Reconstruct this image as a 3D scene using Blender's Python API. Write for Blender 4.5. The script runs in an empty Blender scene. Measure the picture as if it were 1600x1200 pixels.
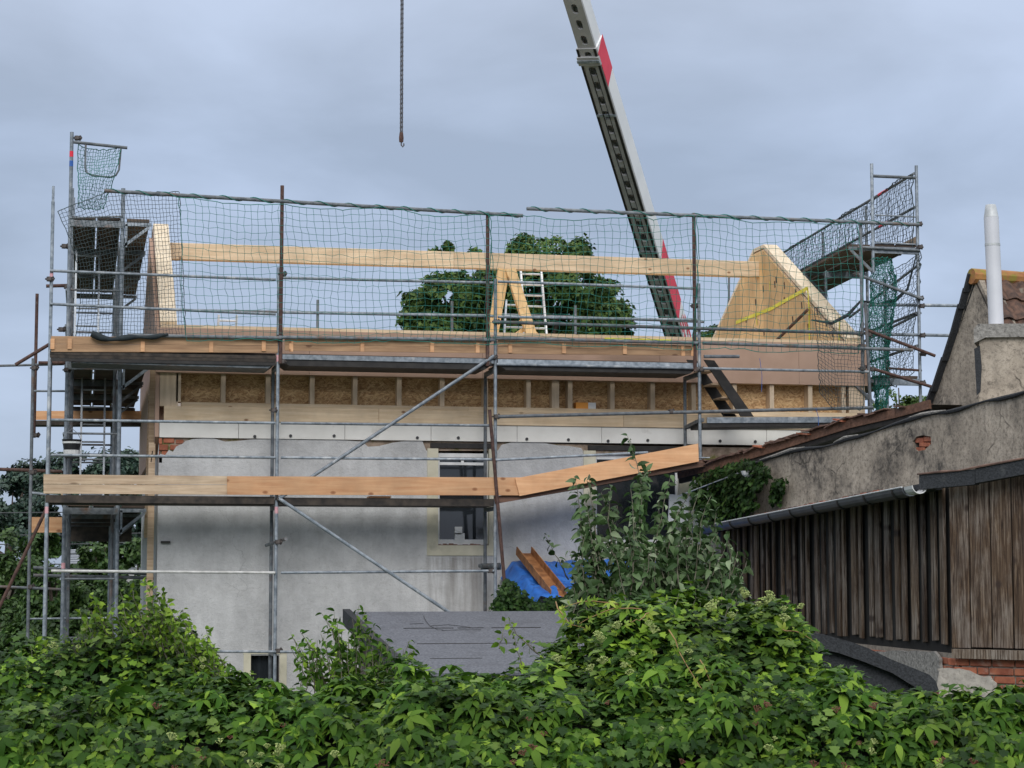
import bpy, math, random
import numpy as np
from math import sin, cos, tan, atan, radians, pi, sqrt
from mathutils import Vector, Matrix, noise
from mathutils.geometry import tessellate_polygon
random.seed(7); np.random.seed(7)
SC = bpy.context.scene
COL = SC.collection

# ------------------------------------------------------------------ camera
FPX = 3200.0                        # focal length in pixels of the 1600 px wide picture
YAW = atan(FPX/15350.0); PITCH = atan(293/FPX)
CP = Vector((0.52, -27.87, 3.1))
RT = Vector((cos(YAW), -sin(YAW), 0)); FH = Vector((sin(YAW), cos(YAW), 0)); UP = Vector((0, 0, 1))
F3 = FH*cos(PITCH) + UP*sin(PITCH); U3 = UP*cos(PITCH) - FH*sin(PITCH)
cam_d = bpy.data.cameras.new('camera'); cam = bpy.data.objects.new('camera', cam_d); COL.objects.link(cam)
cam_d.sensor_width = 36; cam_d.lens = 72; cam_d.clip_end = 3000; cam_d.clip_start = 0.1
cam.matrix_world = Matrix((( RT.x, U3.x, -F3.x, CP.x), (RT.y, U3.y, -F3.y, CP.y), (RT.z, U3.z, -F3.z, CP.z), (0, 0, 0, 1)))
SC.camera = cam

# ------------------------------------------------------------------ sky, sun, exposure
SUN_EL, SUN_AZ = 32, 190            # degrees; light comes from the front left, high up, through cloud
w = bpy.data.worlds.new('World'); SC.world = w; w.use_nodes = True
nt = w.node_tree; N = nt.nodes; Lk = nt.links; N.clear()
out = N.new('ShaderNodeOutputWorld'); bg = N.new('ShaderNodeBackground'); bg.inputs[1].default_value = 0.1
sky = N.new('ShaderNodeTexSky'); sky.sky_type = 'NISHITA'; sky.sun_disc = False
sky.sun_elevation = radians(SUN_EL); sky.sun_rotation = radians(SUN_AZ)
tc = N.new('ShaderNodeTexCoord'); mp = N.new('ShaderNodeMapping'); mp.inputs['Scale'].default_value = (1, 1, 2.6)
mp.inputs['Location'].default_value = (3.3, 1.2, 0.35)
no = N.new('ShaderNodeTexNoise'); no.inputs['Scale'].default_value = 5.0; no.inputs['Detail'].default_value = 7; no.inputs['Roughness'].default_value = .5
no.inputs['Distortion'].default_value = .25
cr = N.new('ShaderNodeValToRGB'); cr.color_ramp.elements[0].position = .36; cr.color_ramp.elements[1].position = .66
cr.color_ramp.elements[0].color = (2.62, 3.18, 4.2, 1); cr.color_ramp.elements[1].color = (3.75, 4.5, 5.95, 1)
Lk.new(tc.outputs['Generated'], mp.inputs[0]); Lk.new(mp.outputs[0], no.inputs[0]); Lk.new(no.outputs[0], cr.inputs[0])
sx = N.new('ShaderNodeSeparateXYZ'); Lk.new(tc.outputs['Generated'], sx.inputs[0])
mr = N.new('ShaderNodeMapRange'); mr.inputs['From Min'].default_value = .25; mr.inputs['From Max'].default_value = 1
mr.inputs['To Min'].default_value = 1; mr.inputs['To Max'].default_value = 2.3; Lk.new(sx.outputs[2], mr.inputs[0])
m2 = N.new('ShaderNodeMapRange'); m2.inputs['From Min'].default_value = .2; m2.inputs['From Max'].default_value = .65; Lk.new(sx.outputs[2], m2.inputs[0])
mw = N.new('ShaderNodeMix'); mw.data_type = 'RGBA'; Lk.new(m2.outputs[0], mw.inputs[0]); Lk.new(cr.outputs[0], mw.inputs['A']); mw.inputs['B'].default_value = (4.5, 4.5, 4.6, 1)
vm = N.new('ShaderNodeVectorMath'); vm.operation = 'SCALE'; Lk.new(mw.outputs['Result'], vm.inputs[0]); Lk.new(mr.outputs[0], vm.inputs['Scale'])
mx = N.new('ShaderNodeMix'); mx.data_type = 'RGBA'; mx.inputs[0].default_value = .94
Lk.new(sky.outputs[0], mx.inputs['A']); Lk.new(vm.outputs[0], mx.inputs['B'])
Lk.new(mx.outputs['Result'], bg.inputs[0]); Lk.new(bg.outputs[0], out.inputs[0])
sd = bpy.data.lights.new('sun', 'SUN'); sd.energy = 1.25; sd.angle = radians(34); sd.color = (1, .975, .94)
so = bpy.data.objects.new('sun', sd); COL.objects.link(so)
saz = radians(SUN_AZ); sdir = Vector((sin(saz)*cos(radians(SUN_EL)), cos(saz)*cos(radians(SUN_EL)), sin(radians(SUN_EL))))
so.rotation_euler = sdir.to_track_quat('Z', 'Y').to_euler()
vs = SC.view_settings; vs.view_transform = 'Standard'; vs.look = 'None'; vs.exposure = 0.5; vs.gamma = 1; vs.use_curve_mapping = False
SC.cycles.max_bounces = 6; SC.cycles.diffuse_bounces = 3; SC.cycles.transparent_max_bounces = 6

# ------------------------------------------------------------------ placing helpers
def ray(x, y): return RT*(x-800) + F3*FPX + U3*(600-y)
def PD(x, y, Z):
    d = ray(x, y); return CP + d*(Z/d.dot(FH))
def PY(x, y, Y=0.0):
    d = ray(x, y); return CP + d*((Y-CP.y)/d.y)
def PX(x, y, X):
    d = ray(x, y); return CP + d*((X-CP.x)/d.x)
class VPlane:                       # upright plane through two ground points given by picture column and distance
    def __init__(s, x0, Z0, x1, Z1):
        a = PD(x0, 893, Z0); b = PD(x1, 893, Z1); s.o = a; s.d = (b-a); s.d.z = 0; s.d.normalize()
        s.n = Vector((-s.d.y, s.d.x, 0))
        if s.n.dot(CP-a) < 0: s.n = -s.n
    def __call__(s, x, y, off=0.0):
        d = ray(x, y); t = (s.o + s.n*off - CP).dot(s.n)/d.dot(s.n); return CP + d*t

# ------------------------------------------------------------------ mesh helpers
class MB:
    def __init__(s): s.v = []; s.f = []
    def add(s, vs, fs):
        b = len(s.v); s.v += [tuple(v) for v in vs]; s.f += [tuple(i+b for i in f) for f in fs]; return s
    def box(s, a, b):
        x0, y0, z0 = a; x1, y1, z1 = b
        return s.add([(x0,y0,z0),(x1,y0,z0),(x1,y1,z0),(x0,y1,z0),(x0,y0,z1),(x1,y0,z1),(x1,y1,z1),(x0,y1,z1)],
                     [(0,3,2,1),(4,5,6,7),(0,1,5,4),(1,2,6,5),(2,3,7,6),(3,0,4,7)])
    def bar(s, p, q, wd, ht, up=UP):           # a beam from p to q, wd across, ht along up
        p = Vector(p); q = Vector(q); d = (q-p).normalized(); r = d.cross(Vector(up))
        if r.length < 1e-4: r = d.cross(Vector((0, 1, 0)))
        r.normalize(); u = r.cross(d)
        c = [(-1,-1),(1,-1),(1,1),(-1,1)]
        vs = [e + r*(a*wd/2) + u*(b*ht/2) for e in (p, q) for a, b in c]
        return s.add(vs, [(3,2,1,0),(4,5,6,7),(0,1,5,4),(1,2,6,5),(2,3,7,6),(3,0,4,7)])
    def tube(s, pts, r, n=10, cap=True):
        pts = [Vector(p) for p in pts]; rs = r if isinstance(r, (list, tuple)) else [r]*len(pts)
        prev = None; rings = []
        for i, p in enumerate(pts):
            d = (pts[min(i+1, len(pts)-1)] - pts[max(i-1, 0)]).normalized()
            if prev is None:
                prev = d.cross(Vector((0.13, 0.2, 1)) if abs(d.z) < .9 else Vector((1, 0, 0)))
            prev = (prev - d*prev.dot(d)).normalized(); b = d.cross(prev)
            rings.append([p + (prev*cos(2*pi*k/n) + b*sin(2*pi*k/n))*rs[i] for k in range(n)])
        vs = [v for rg in rings for v in rg]; fs = []
        for i in range(len(pts)-1):
            for k in range(n):
                a = i*n+k; b2 = i*n+(k+1) % n; fs.append((a, b2, b2+n, a+n))
        if cap: fs += [tuple(range(n-1, -1, -1)), tuple(range((len(pts)-1)*n, len(pts)*n))]
        return s.add(vs, fs)
    def prism(s, poly, off, holes=()):          # a flat polygon (3D points) with thickness along off
        off = Vector(off); loops = [[Vector(p) for p in poly]] + [[Vector(p) for p in h] for h in holes]
        fl = [p for l in loops for p in l]; tr = tessellate_polygon(loops); n = len(fl)
        fs = [tuple(t) for t in tr] + [tuple(i+n for i in reversed(t)) for t in tr]
        b = 0
        for l in loops:
            m = len(l)
            for i in range(m): fs.append((b+i, b+(i+1) % m, b+(i+1) % m+n, b+i+n))
            b += m
        return s.add(fl + [p+off for p in fl], fs)
    def build(s, name, mat, parent=None, smooth=False, bevel=0):
        me = bpy.data.meshes.new(name); me.from_pydata(s.v, [], s.f)
        me.materials.append(mat)
        import bmesh
        bm = bmesh.new(); bm.from_mesh(me); bmesh.ops.recalc_face_normals(bm, faces=bm.faces)
        if bevel: bmesh.ops.bevel(bm, geom=list(bm.edges), offset=bevel, segments=1, affect='EDGES')
        bm.to_mesh(me); bm.free()
        if smooth: me.shade_smooth()
        return link(name, me, parent)
def link(name, me, parent=None):
    o = bpy.data.objects.new(name, me); COL.objects.link(o)
    if parent is not None: setp(o, parent)
    return o
def setp(o, parent):
    o.parent = parent
    o.matrix_parent_inverse = abs_m(parent).inverted()
def abs_m(o):
    m = o.matrix_basis.copy()
    if o.parent is not None: m = abs_m(o.parent) @ o.matrix_parent_inverse @ m
    return m
def tag(o, label=None, cat=None, group=None, kind=None):
    if label: o['label'] = label
    if cat: o['category'] = cat
    if group: o['group'] = group
    if kind: o['kind'] = kind
    return o
def thing(name, loc, label, cat, group=None):
    o = bpy.data.objects.new(name, None); COL.objects.link(o); o.location = Vector(loc); o.empty_display_size = .2
    return tag(o, label, cat, group)
def np_mesh(name, V, F, mat, parent=None, smooth=False):
    V = np.asarray(V, np.float32); F = np.asarray(F, np.int32); k = F.shape[1]
    me = bpy.data.meshes.new(name); me.vertices.add(len(V)); me.vertices.foreach_set('co', V.ravel())
    me.loops.add(F.size); me.loops.foreach_set('vertex_index', F.ravel())
    me.polygons.add(len(F)); me.polygons.foreach_set('loop_start', np.arange(0, F.size, k, dtype=np.int32))
    me.materials.append(mat); me.update(calc_edges=True); me.validate()
    if smooth: me.shade_smooth()
    return link(name, me, parent)

# ------------------------------------------------------------------ materials
def newmat(name):
    m = bpy.data.materials.new(name); m.use_nodes = True; return m, m.node_tree.nodes, m.node_tree.links, m.node_tree.nodes['Principled BSDF']
def ramp(nd, lk, src, stops):
    r = nd.new('ShaderNodeValToRGB'); e = r.color_ramp.elements
    while len(e) < len(stops): e.new(.5)
    for i, (p, c) in enumerate(stops):
        e[i].position = p; e[i].color = (c[0], c[1], c[2], 1) if isinstance(c, (tuple, list)) else (c, c, c, 1)
    lk.new(src, r.inputs[0]); return r.outputs[0]
def mixc(nd, lk, fac, a, b, mode='MIX'):
    m = nd.new('ShaderNodeMix'); m.data_type = 'RGBA'; m.blend_type = mode
    for inp, val in ((m.inputs[0], fac), (m.inputs['A'], a), (m.inputs['B'], b)):
        if hasattr(val, 'links') or hasattr(val, 'is_linked'): lk.new(val, inp)
        elif isinstance(val, (tuple, list)): inp.default_value = (val[0], val[1], val[2], 1)
        else: inp.default_value = val
    return m.outputs['Result']
def coords(nd, lk, scale=(1, 1, 1), rnd=False):
    t = nd.new('ShaderNodeTexCoord'); m = nd.new('ShaderNodeMapping'); m.inputs['Scale'].default_value = scale
    lk.new(t.outputs['Object'], m.inputs[0])
    if rnd:
        oi = nd.new('ShaderNodeObjectInfo'); mu = nd.new('ShaderNodeMath'); mu.operation = 'MULTIPLY'; mu.inputs[1].default_value = 37
        lk.new(oi.outputs['Random'], mu.inputs[0]); cb = nd.new('ShaderNodeCombineXYZ')
        for i in range(3): lk.new(mu.outputs[0], cb.inputs[i])
        lk.new(cb.outputs[0], m.inputs['Location'])
    return m.outputs[0]
def nz(nd, lk, co, scale, detail=5, rough=.55, dist=0):
    n = nd.new('ShaderNodeTexNoise'); n.inputs['Scale'].default_value = scale; n.inputs['Detail'].default_value = detail
    n.inputs['Roughness'].default_value = rough; n.inputs['Distortion'].default_value = dist; lk.new(co, n.inputs[0]); return n.outputs[0]
def bump(nd, lk, b, h, strength=.3, dist=.01):
    x = nd.new('ShaderNodeBump'); x.inputs['Strength'].default_value = strength; x.inputs['Distance'].default_value = dist
    lk.new(h, x.inputs['Height']); lk.new(x.outputs[0], b.inputs['Normal'])
def plain(name, c1, c2, scale=6, rough=.7, metal=0, stretch=(1, 1, 1), bmp=.25, lo=.35, hi=.65, spots=None, rnd=False, dist=.01, detail=6):
    m, nd, lk, b = newmat(name); co = coords(nd, lk, stretch, rnd)
    h = nz(nd, lk, co, scale, detail); c = ramp(nd, lk, h, [(lo, c1), (hi, c2)])
    if spots:
        s = nz(nd, lk, coords(nd, lk, (1, 1, 1), rnd), spots[1], 4, .6); k = ramp(nd, lk, s, [(spots[2], 0.0), (spots[3], 1.0)]); c = mixc(nd, lk, k, c, spots[0])
    if rnd:
        oi = nd.new('ShaderNodeObjectInfo'); r = ramp(nd, lk, oi.outputs['Random'], [(0, .78), (1, 1.15)]); c = mixc(nd, lk, 1.0, c, r, 'MULTIPLY')
    lk.new(c, b.inputs['Base Color']); b.inputs['Roughness'].default_value = rough; b.inputs['Metallic'].default_value = metal
    if bmp: bump(nd, lk, b, h, bmp, dist)
    return m
def flat2(nd, lk, vec, axis):
    a = nd.new('ShaderNodeSeparateXYZ'); c = nd.new('ShaderNodeCombineXYZ'); lk.new(vec, a.inputs[0])
    i, j = {0: (0, 2), 1: (1, 2), 2: (2, 0)}[axis]; lk.new(a.outputs[i], c.inputs[0]); lk.new(a.outputs[j], c.inputs[1]); return c.outputs[0]
def wood(name, c1, c2, knot, axis=0, scale=9, kn=True, rough=.65, kscale=3.5, ksz=.13):
    st = [7, 7, 7]; st[axis] = .45
    m, nd, lk, b = newmat(name); co = coords(nd, lk, st, True)
    h = nz(nd, lk, co, scale*.35, 6, .6, .4); c = ramp(nd, lk, h, [(.32, c1), (.68, c2)])
    oi = nd.new('ShaderNodeObjectInfo'); r = ramp(nd, lk, oi.outputs['Random'], [(0, .84), (1, 1.1)]); c = mixc(nd, lk, 1.0, c, r, 'MULTIPLY')
    if kn:
        ks = [1, 1, 1]; ks[axis] = .6
        v = nd.new('ShaderNodeTexVoronoi'); v.voronoi_dimensions = '2D'; v.inputs['Scale'].default_value = kscale; lk.new(flat2(nd, lk, coords(nd, lk, ks, True), axis), v.inputs[0])
        k = ramp(nd, lk, v.outputs['Distance'], [(0.0, 1.0), (ksz*.6, .75), (ksz, 0.0)])
        sc_ = nd.new('ShaderNodeSeparateColor'); lk.new(v.outputs['Color'], sc_.inputs[0])
        g = ramp(nd, lk, sc_.outputs[0], [(.5, 0.0), (.55, 1.0)]); k2 = mixc(nd, lk, 1.0, k, g, 'MULTIPLY')
        c = mixc(nd, lk, k2, c, knot)
    s = nz(nd, lk, coords(nd, lk, (1, 1, 1), True), 2.2, 4, .6); d = ramp(nd, lk, s, [(.3, .8), (.62, 1.03)]); c = mixc(nd, lk, 1.0, c, d, 'MULTIPLY')
    lk.new(c, b.inputs['Base Color']); b.inputs['Roughness'].default_value = rough; bump(nd, lk, b, h, .2, .006)
    return m
def leafmat(name, stops, rough=.5, trans=.25, spec=.4):
    m, nd, lk, b = newmat(name); g = nd.new('ShaderNodeNewGeometry')
    c = ramp(nd, lk, g.outputs['Random Per Island'], stops)
    n = nz(nd, lk, coords(nd, lk), 1.7, 3); k = ramp(nd, lk, n, [(.32, .6), (.68, 1.3)]); c = mixc(nd, lk, 1.0, c, k, 'MULTIPLY')
    lk.new(c, b.inputs['Base Color']); b.inputs['Roughness'].default_value = rough; b.inputs['Specular IOR Level'].default_value = spec
    t = nd.new('ShaderNodeBsdfTranslucent'); lk.new(c, t.inputs[0]); ms = nd.new('ShaderNodeMixShader'); ms.inputs[0].default_value = trans
    lk.new(b.outputs[0], ms.inputs[1]); lk.new(t.outputs[0], ms.inputs[2]); lk.new(ms.outputs[0], nd['Material Output'].inputs[0])
    return m
M = {}
M['galv'] = plain('galvanised_steel', (.16,.19,.22), (.34,.38,.42), 14, .5, .35, bmp=.1, spots=((.5,.52,.53), 5, .58, .72), rnd=True)
M['galv_old'] = plain('dull_grey_steel', (.10,.115,.13), (.2,.22,.235), 12, .6, .3, bmp=.1, spots=((.16,.10,.07), 4, .55, .75), rnd=True)
M['rust'] = plain('rusty_steel_tube', (.055,.028,.024), (.12,.065,.05), 18, .75, .15, bmp=.2, spots=((.16,.13,.11), 6, .6, .75))
M['coupler'] = plain('coupler_steel', (.05,.045,.045), (.13,.11,.10), 20, .6, .4, bmp=.1)
M['white_steel'] = plain('pale_painted_tube', (.42,.42,.40), (.6,.6,.58), 12, .5, .1, bmp=.1, spots=((.3,.1,.08), 3, .66, .7))
M['red'] = plain('red_paint', (.72,.02,.05), (.80,.035,.07), 3, .45, 0, bmp=0)
M['blue'] = plain('blue_paint', (.02,.09,.35), (.03,.12,.42), 5, .5, 0, bmp=0)
M['pink'] = plain('pink_tape', (.6,.3,.33), (.7,.42,.45), 30, .6, 0, bmp=0)
M['spruce'] = wood('fresh_spruce_x', (.60,.44,.27), (.76,.60,.41), (.22,.10,.04), 0, kscale=2.6, ksz=.06)
M['spruce_z'] = wood('fresh_spruce_z', (.56,.42,.28), (.72,.57,.41), (.22,.10,.04), 2, kscale=2.6, ksz=.06)
M['spruce_y'] = wood('fresh_spruce_y', (.70,.56,.38), (.86,.74,.56), (.35,.2,.1), 1, kscale=2.6, ksz=.06)
M['prop'] = wood('prop_timber', (.60,.37,.15), (.78,.54,.27), (.25,.12,.04), 2, kscale=2.6, ksz=.08)
M['plank'] = wood('orange_plank', (.60,.30,.14), (.76,.45,.24), (.24,.09,.03), 0, kscale=3.6, ksz=.1)
M['plank_old'] = wood('weathered_plank', (.38,.26,.165), (.62,.48,.33), (.18,.11,.06), 0, kscale=2, ksz=.1)
M['toe'] = wood('toe_board_wood', (.29,.165,.085), (.50,.31,.17), (.12,.05,.02), 0, kscale=3, ksz=.1)
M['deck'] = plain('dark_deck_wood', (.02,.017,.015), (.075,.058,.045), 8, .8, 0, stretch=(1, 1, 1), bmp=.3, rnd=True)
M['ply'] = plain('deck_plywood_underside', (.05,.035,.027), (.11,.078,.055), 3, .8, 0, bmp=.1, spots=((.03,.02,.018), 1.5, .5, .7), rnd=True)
M['alu'] = plain('aluminium', (.36,.39,.42), (.52,.55,.58), 8, .4, .6, bmp=.05)
M['alu_white'] = plain('bright_aluminium', (.6,.62,.63), (.78,.79,.8), 8, .4, .3, bmp=.05)
M['net'] = plain('green_net_cord', (.01,.125,.10), (.02,.20,.155), 4, .7, 0, bmp=0)
M['net_dark'] = plain('dark_net_cord', (.02,.04,.045), (.05,.075,.08), 4, .7, 0, bmp=0)
M['net_roll'] = plain('rolled_net', (.008,.014,.018), (.022,.034,.04), 20, .8, 0, bmp=.5)
M['fibre'] = plain('brown_fibreboard', (.40,.262,.19), (.47,.315,.235), 2.2, .8, 0, bmp=.05, rnd=False, spots=((.36,.24,.18), 1.1, .5, .75))
M['eps'] = plain('white_insulation', (.70,.685,.64), (.80,.785,.74), 2.5, .85, 0, bmp=.1, spots=((.5,.47,.41), 3, .6, .8))
M['dark'] = plain('gap_shade_black', (.006,.006,.006), (.014,.013,.012), 8, .9, 0, bmp=0)  # near-black colour that stands for shade behind openings and boards
M['dowel'] = plain('dowel_cap', (.02,.02,.022), (.04,.04,.045), 8, .6, 0, bmp=0)
M['cream'] = plain('cream_window_surround', (.52,.49,.37), (.64,.60,.47), 5, .8, 0, bmp=.15, spots=((.36,.34,.27), 4, .6, .8))
M['white'] = plain('white_window_paint', (.62,.63,.62), (.78,.78,.77), 6, .6, 0, bmp=.1)
M['yellow'] = plain('yellow_strap', (.62,.56,.03), (.82,.74,.08), 5, .6, 0, bmp=0)
M['orange'] = plain('orange_print', (.80,.30,.04), (.85,.36,.06), 5, .6, 0, bmp=0)
M['felt'] = plain('grey_roofing_felt', (.085,.092,.11), (.165,.175,.20), 34, .9, 0, bmp=.8, spots=((.09,.095,.11), 3, .5, .8), dist=.008)
M['felt_dark'] = plain('black_roofing_felt', (.012,.014,.017), (.036,.04,.046), 60, .8, 0, bmp=.6, spots=((.075,.08,.08), 5, .62, .8))
M['zinc'] = plain('grey_zinc', (.05,.058,.066), (.085,.098,.108), 5, .42, .2, bmp=.05, spots=((.08,.09,.09), 3, .5, .8))
M['zinc_light'] = plain('pale_zinc', (.42,.44,.45), (.6,.62,.63), 9, .55, .1, bmp=.1)
M['flue'] = plain('pale_flue_steel', (.58,.59,.63), (.64,.65,.69), 3, .5, .0, bmp=0)
M['tile'] = plain('dark_red_tile', (.04,.022,.016), (.13,.068,.044), 12, .75, 0, bmp=.3, spots=((.2,.19,.15), 6, .64, .8), rnd=True)
M['ridge'] = plain('mossy_ridge_tile', (.28,.11,.045), (.40,.19,.06), 7, .8, 0, bmp=.3, spots=((.24,.2,.03), 5, .5, .62), rnd=True)
M['rubble'] = plain('broken_tile', (.09,.055,.045), (.22,.13,.10), 8, .85, 0, bmp=.4, rnd=True)
M['verge'] = wood('brown_verge_board', (.08,.04,.025), (.2,.105,.07), (.03,.015,.01), 0, kn=False)
M['soil'] = plain('black_iron', (.012,.011,.011), (.03,.027,.025), 9, .6, .2, bmp=.1)
M['ground'] = plain('grass_ground', (.025,.045,.014), (.06,.085,.03), 1.5, .95, 0, bmp=.3)
M['bark'] = plain('bark', (.06,.045,.035), (.13,.105,.085), 14, .9, 0, stretch=(1, 1, .3), bmp=.6)
M['stem'] = plain('pale_shoot_bark', (.09,.085,.055), (.19,.18,.13), 22, .8, 0, bmp=.2)
M['stem_red'] = plain('reddish_vine_stem', (.22,.11,.05), (.36,.24,.10), 22, .7, 0, bmp=.2)
M['core'] = plain('shade_core', (.006,.011,.004), (.014,.022,.008), 9, .95, 0, bmp=.4)  # near-black, paints the shade deep inside the foliage
M['boom_grey'] = plain('boom_dark_grey', (.37,.37,.37), (.47,.47,.47), 3, .6, .1, bmp=.05)
M['boom_light'] = plain('boom_light_grey', (.8,.81,.82), (.88,.88,.88), 1.5, .55, .1, stretch=(1,1,1), bmp=.03)
M['chain'] = plain('oiled_chain', (.06,.06,.065), (.15,.15,.16), 20, .5, .5, bmp=0)
M['render_flat'] = plain('plain_grey_wall', (.3,.3,.3), (.4,.4,.4), 3, .9)  # even mid grey for the distant shed wall
M['cable'] = plain('thin_cable', (.04,.045,.05), (.07,.075,.08), 3, .6, 0, bmp=0)
M['farroof'] = plain('grey_sheet_roof', (.22,.24,.27), (.32,.34,.37), 2, .6, .1, bmp=.1)
M['rust_channel'] = plain('rusty_channel', (.19,.075,.025), (.42,.19,.07), 6, .75, 0, bmp=.4, spots=((.08,.05,.035), 4, .55, .7))
M['black_bucket'] = plain('black_plastic', (.012,.012,.014), (.022,.022,.026), 6, .4, 0, bmp=0)
M['spot'] = plain('dark_knot', (.04,.025,.015), (.08,.045,.03), 12, .8, 0, bmp=0)

def plaster():
    m, nd, lk, b = newmat('grey_white_plaster')
    c0 = coords(nd, lk); n1 = nz(nd, lk, c0, .8, 6, .6); c = ramp(nd, lk, n1, [(.3, (.47,.47,.47)), (.62, (.62,.62,.615))])
    st = nz(nd, lk, coords(nd, lk, (3.2, 3.2, .22)), 2.2, 6, .6); k = ramp(nd, lk, st, [(.36, .84), (.6, 1.02)]); c = mixc(nd, lk, .5, c, k, 'MULTIPLY')
    n9 = nz(nd, lk, c0, 5, 7, .7, .4); k = ramp(nd, lk, n9, [(.34, .82), (.6, 1.04)]); c = mixc(nd, lk, .8, c, k, 'MULTIPLY')
    sp = nz(nd, lk, c0, 38, 4, .7); s2 = ramp(nd, lk, sp, [(.28, .72), (.42, 1.0)]); c = mixc(nd, lk, .8, c, s2, 'MULTIPLY')
    # rain streaks that ran down from the window sill
    sep = nd.new('ShaderNodeSeparateXYZ'); lk.new(c0, sep.inputs[0])
    gx = ramp(nd, lk, sep.outputs[0], [(0, 0.0), (1, 0.0)])
    mrx = nd.new('ShaderNodeMapRange'); mrx.inputs['From Min'].default_value = 5.05; mrx.inputs['From Max'].default_value = 6.3; lk.new(sep.outputs[0], mrx.inputs[0])
    wx = ramp(nd, lk, mrx.outputs[0], [(0, 0.0), (.3, 1.0), (.85, 1.0), (1, 0.0)])
    mrz = nd.new('ShaderNodeMapRange'); mrz.inputs['From Min'].default_value = 2.2; mrz.inputs['From Max'].default_value = 3.34; lk.new(sep.outputs[2], mrz.inputs[0])
    wz = ramp(nd, lk, mrz.outputs[0], [(0, .35), (.95, 1.0), (1, 0.0)])
    s3 = nz(nd, lk, coords(nd, lk, (5, 5, .35)), 1.7, 5, .6); s4 = ramp(nd, lk, s3, [(.4, 0.0), (.6, .75)])
    f = mixc(nd, lk, 1.0, mixc(nd, lk, 1.0, wx, wz, 'MULTIPLY'), s4, 'MULTIPLY'); c = mixc(nd, lk, f, c, (.2, .18, .16))
    v = nd.new('ShaderNodeTexVoronoi'); v.feature = 'DISTANCE_TO_EDGE'; v.inputs['Scale'].default_value = .9
    nn = nd.new('ShaderNodeTexNoise'); nn.inputs['Scale'].default_value = 2.5; nn.inputs['Detail'].default_value = 6; lk.new(c0, nn.inputs[0]); lk.new(mixc(nd, lk, .4, c0, nn.outputs['Color'], 'ADD'), v.inputs[0])
    kc = ramp(nd, lk, v.outputs['Distance'], [(0.0, .72), (.004, 1.0)]); gate = ramp(nd, lk, nz(nd, lk, c0, 1.3, 3), [(.56, 0.0), (.60, 1.0)])
    c = mixc(nd, lk, gate, c, mixc(nd, lk, 1.0, c, kc, 'MULTIPLY'))
    pt = nz(nd, lk, c0, 2.2, 7, .75, .8); c = mixc(nd, lk, ramp(nd, lk, pt, [(.60, 0.0), (.64, .35)]), c, (.36, .35, .33))
    lk.new(c, b.inputs['Base Color']); b.inputs['Roughness'].default_value = .9
    hb = nz(nd, lk, c0, 22, 9, .75); bump(nd, lk, b, hb, .8, .02)
    return m
M['plaster'] = plaster()
def oldrender():
    m, nd, lk, b = newmat('aged_lime_render')
    c0 = coords(nd, lk); n1 = nz(nd, lk, c0, 1.3, 8, .62, .3); c = ramp(nd, lk, n1, [(.3, (.25,.215,.175)), (.48, (.42,.36,.29)), (.66, (.56,.485,.395))])
    n2 = nz(nd, lk, c0, .9, 6, .65, .5); k = ramp(nd, lk, n2, [(.50, 0.0), (.62, .9)]); n22 = nz(nd, lk, c0, 9, 7, .75); k22 = ramp(nd, lk, n22, [(.42, .25), (.55, 1.0)]); k = mixc(nd, lk, 1.0, k, k22, 'MULTIPLY'); c = mixc(nd, lk, k, c, (.06, .055, .05))
    n3 = nz(nd, lk, c0, 20, 6, .8); k3 = ramp(nd, lk, n3, [(.34, .3), (.52, 1.0)]); c = mixc(nd, lk, .85, c, k3, 'MULTIPLY')
    st = nz(nd, lk, coords(nd, lk, (3, 3, .4)), 2, 5, .6); k4 = ramp(nd, lk, st, [(.35, .7), (.6, 1.05)]); c = mixc(nd, lk, .7, c, k4, 'MULTIPLY')
    v = nd.new('ShaderNodeTexVoronoi'); v.feature = 'DISTANCE_TO_EDGE'; v.inputs['Scale'].default_value = 1.1
    nn = nd.new('ShaderNodeTexNoise'); nn.inputs['Scale'].default_value = 3; lk.new(c0, nn.inputs[0])
    ad = mixc(nd, lk, .35, c0, nn.outputs['Color'], 'ADD'); lk.new(ad, v.inputs[0])
    kc = ramp(nd, lk, v.outputs['Distance'], [(0.0, .25), (.012, 1.0)]); gate = ramp(nd, lk, nz(nd, lk, c0, 1.7, 2), [(.5, 0.0), (.56, 1.0)])
    c = mixc(nd, lk, gate, c, mixc(nd, lk, 1.0, c, kc, 'MULTIPLY'))
    lk.new(c, b.inputs['Base Color']); b.inputs['Roughness'].default_value = .95; bump(nd, lk, b, nz(nd, lk, c0, 9, 9, .7), .8, .02)
    return m
M['render'] = oldrender()
M['render2'] = plain('pale_rough_render', (.36,.33,.29), (.50,.46,.40), 9, .95, 0, bmp=.9, spots=((.28,.25,.22), 30, .5, .7), dist=.02, detail=9)
M['render3'] = plain('grey_speckled_render', (.20,.19,.175), (.34,.325,.30), 25, .95, 0, bmp=.9, spots=((.09,.085,.08), 16, .58, .68), dist=.02)
M['brick'] = plain('red_brick', (.26,.075,.042), (.42,.15,.08), 9, .9, 0, bmp=.5, spots=((.42,.26,.2), 7, .56, .72), rnd=True)
M['mortar'] = plain('lime_mortar', (.20,.17,.14), (.32,.28,.23), 20, .95, 0, bmp=.6)
M['masonry'] = plain('broken_masonry', (.20,.15,.11), (.40,.31,.24), 9, .95, 0, bmp=.9, spots=((.16,.15,.05), 3, .56, .62), dist=.03)
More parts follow.
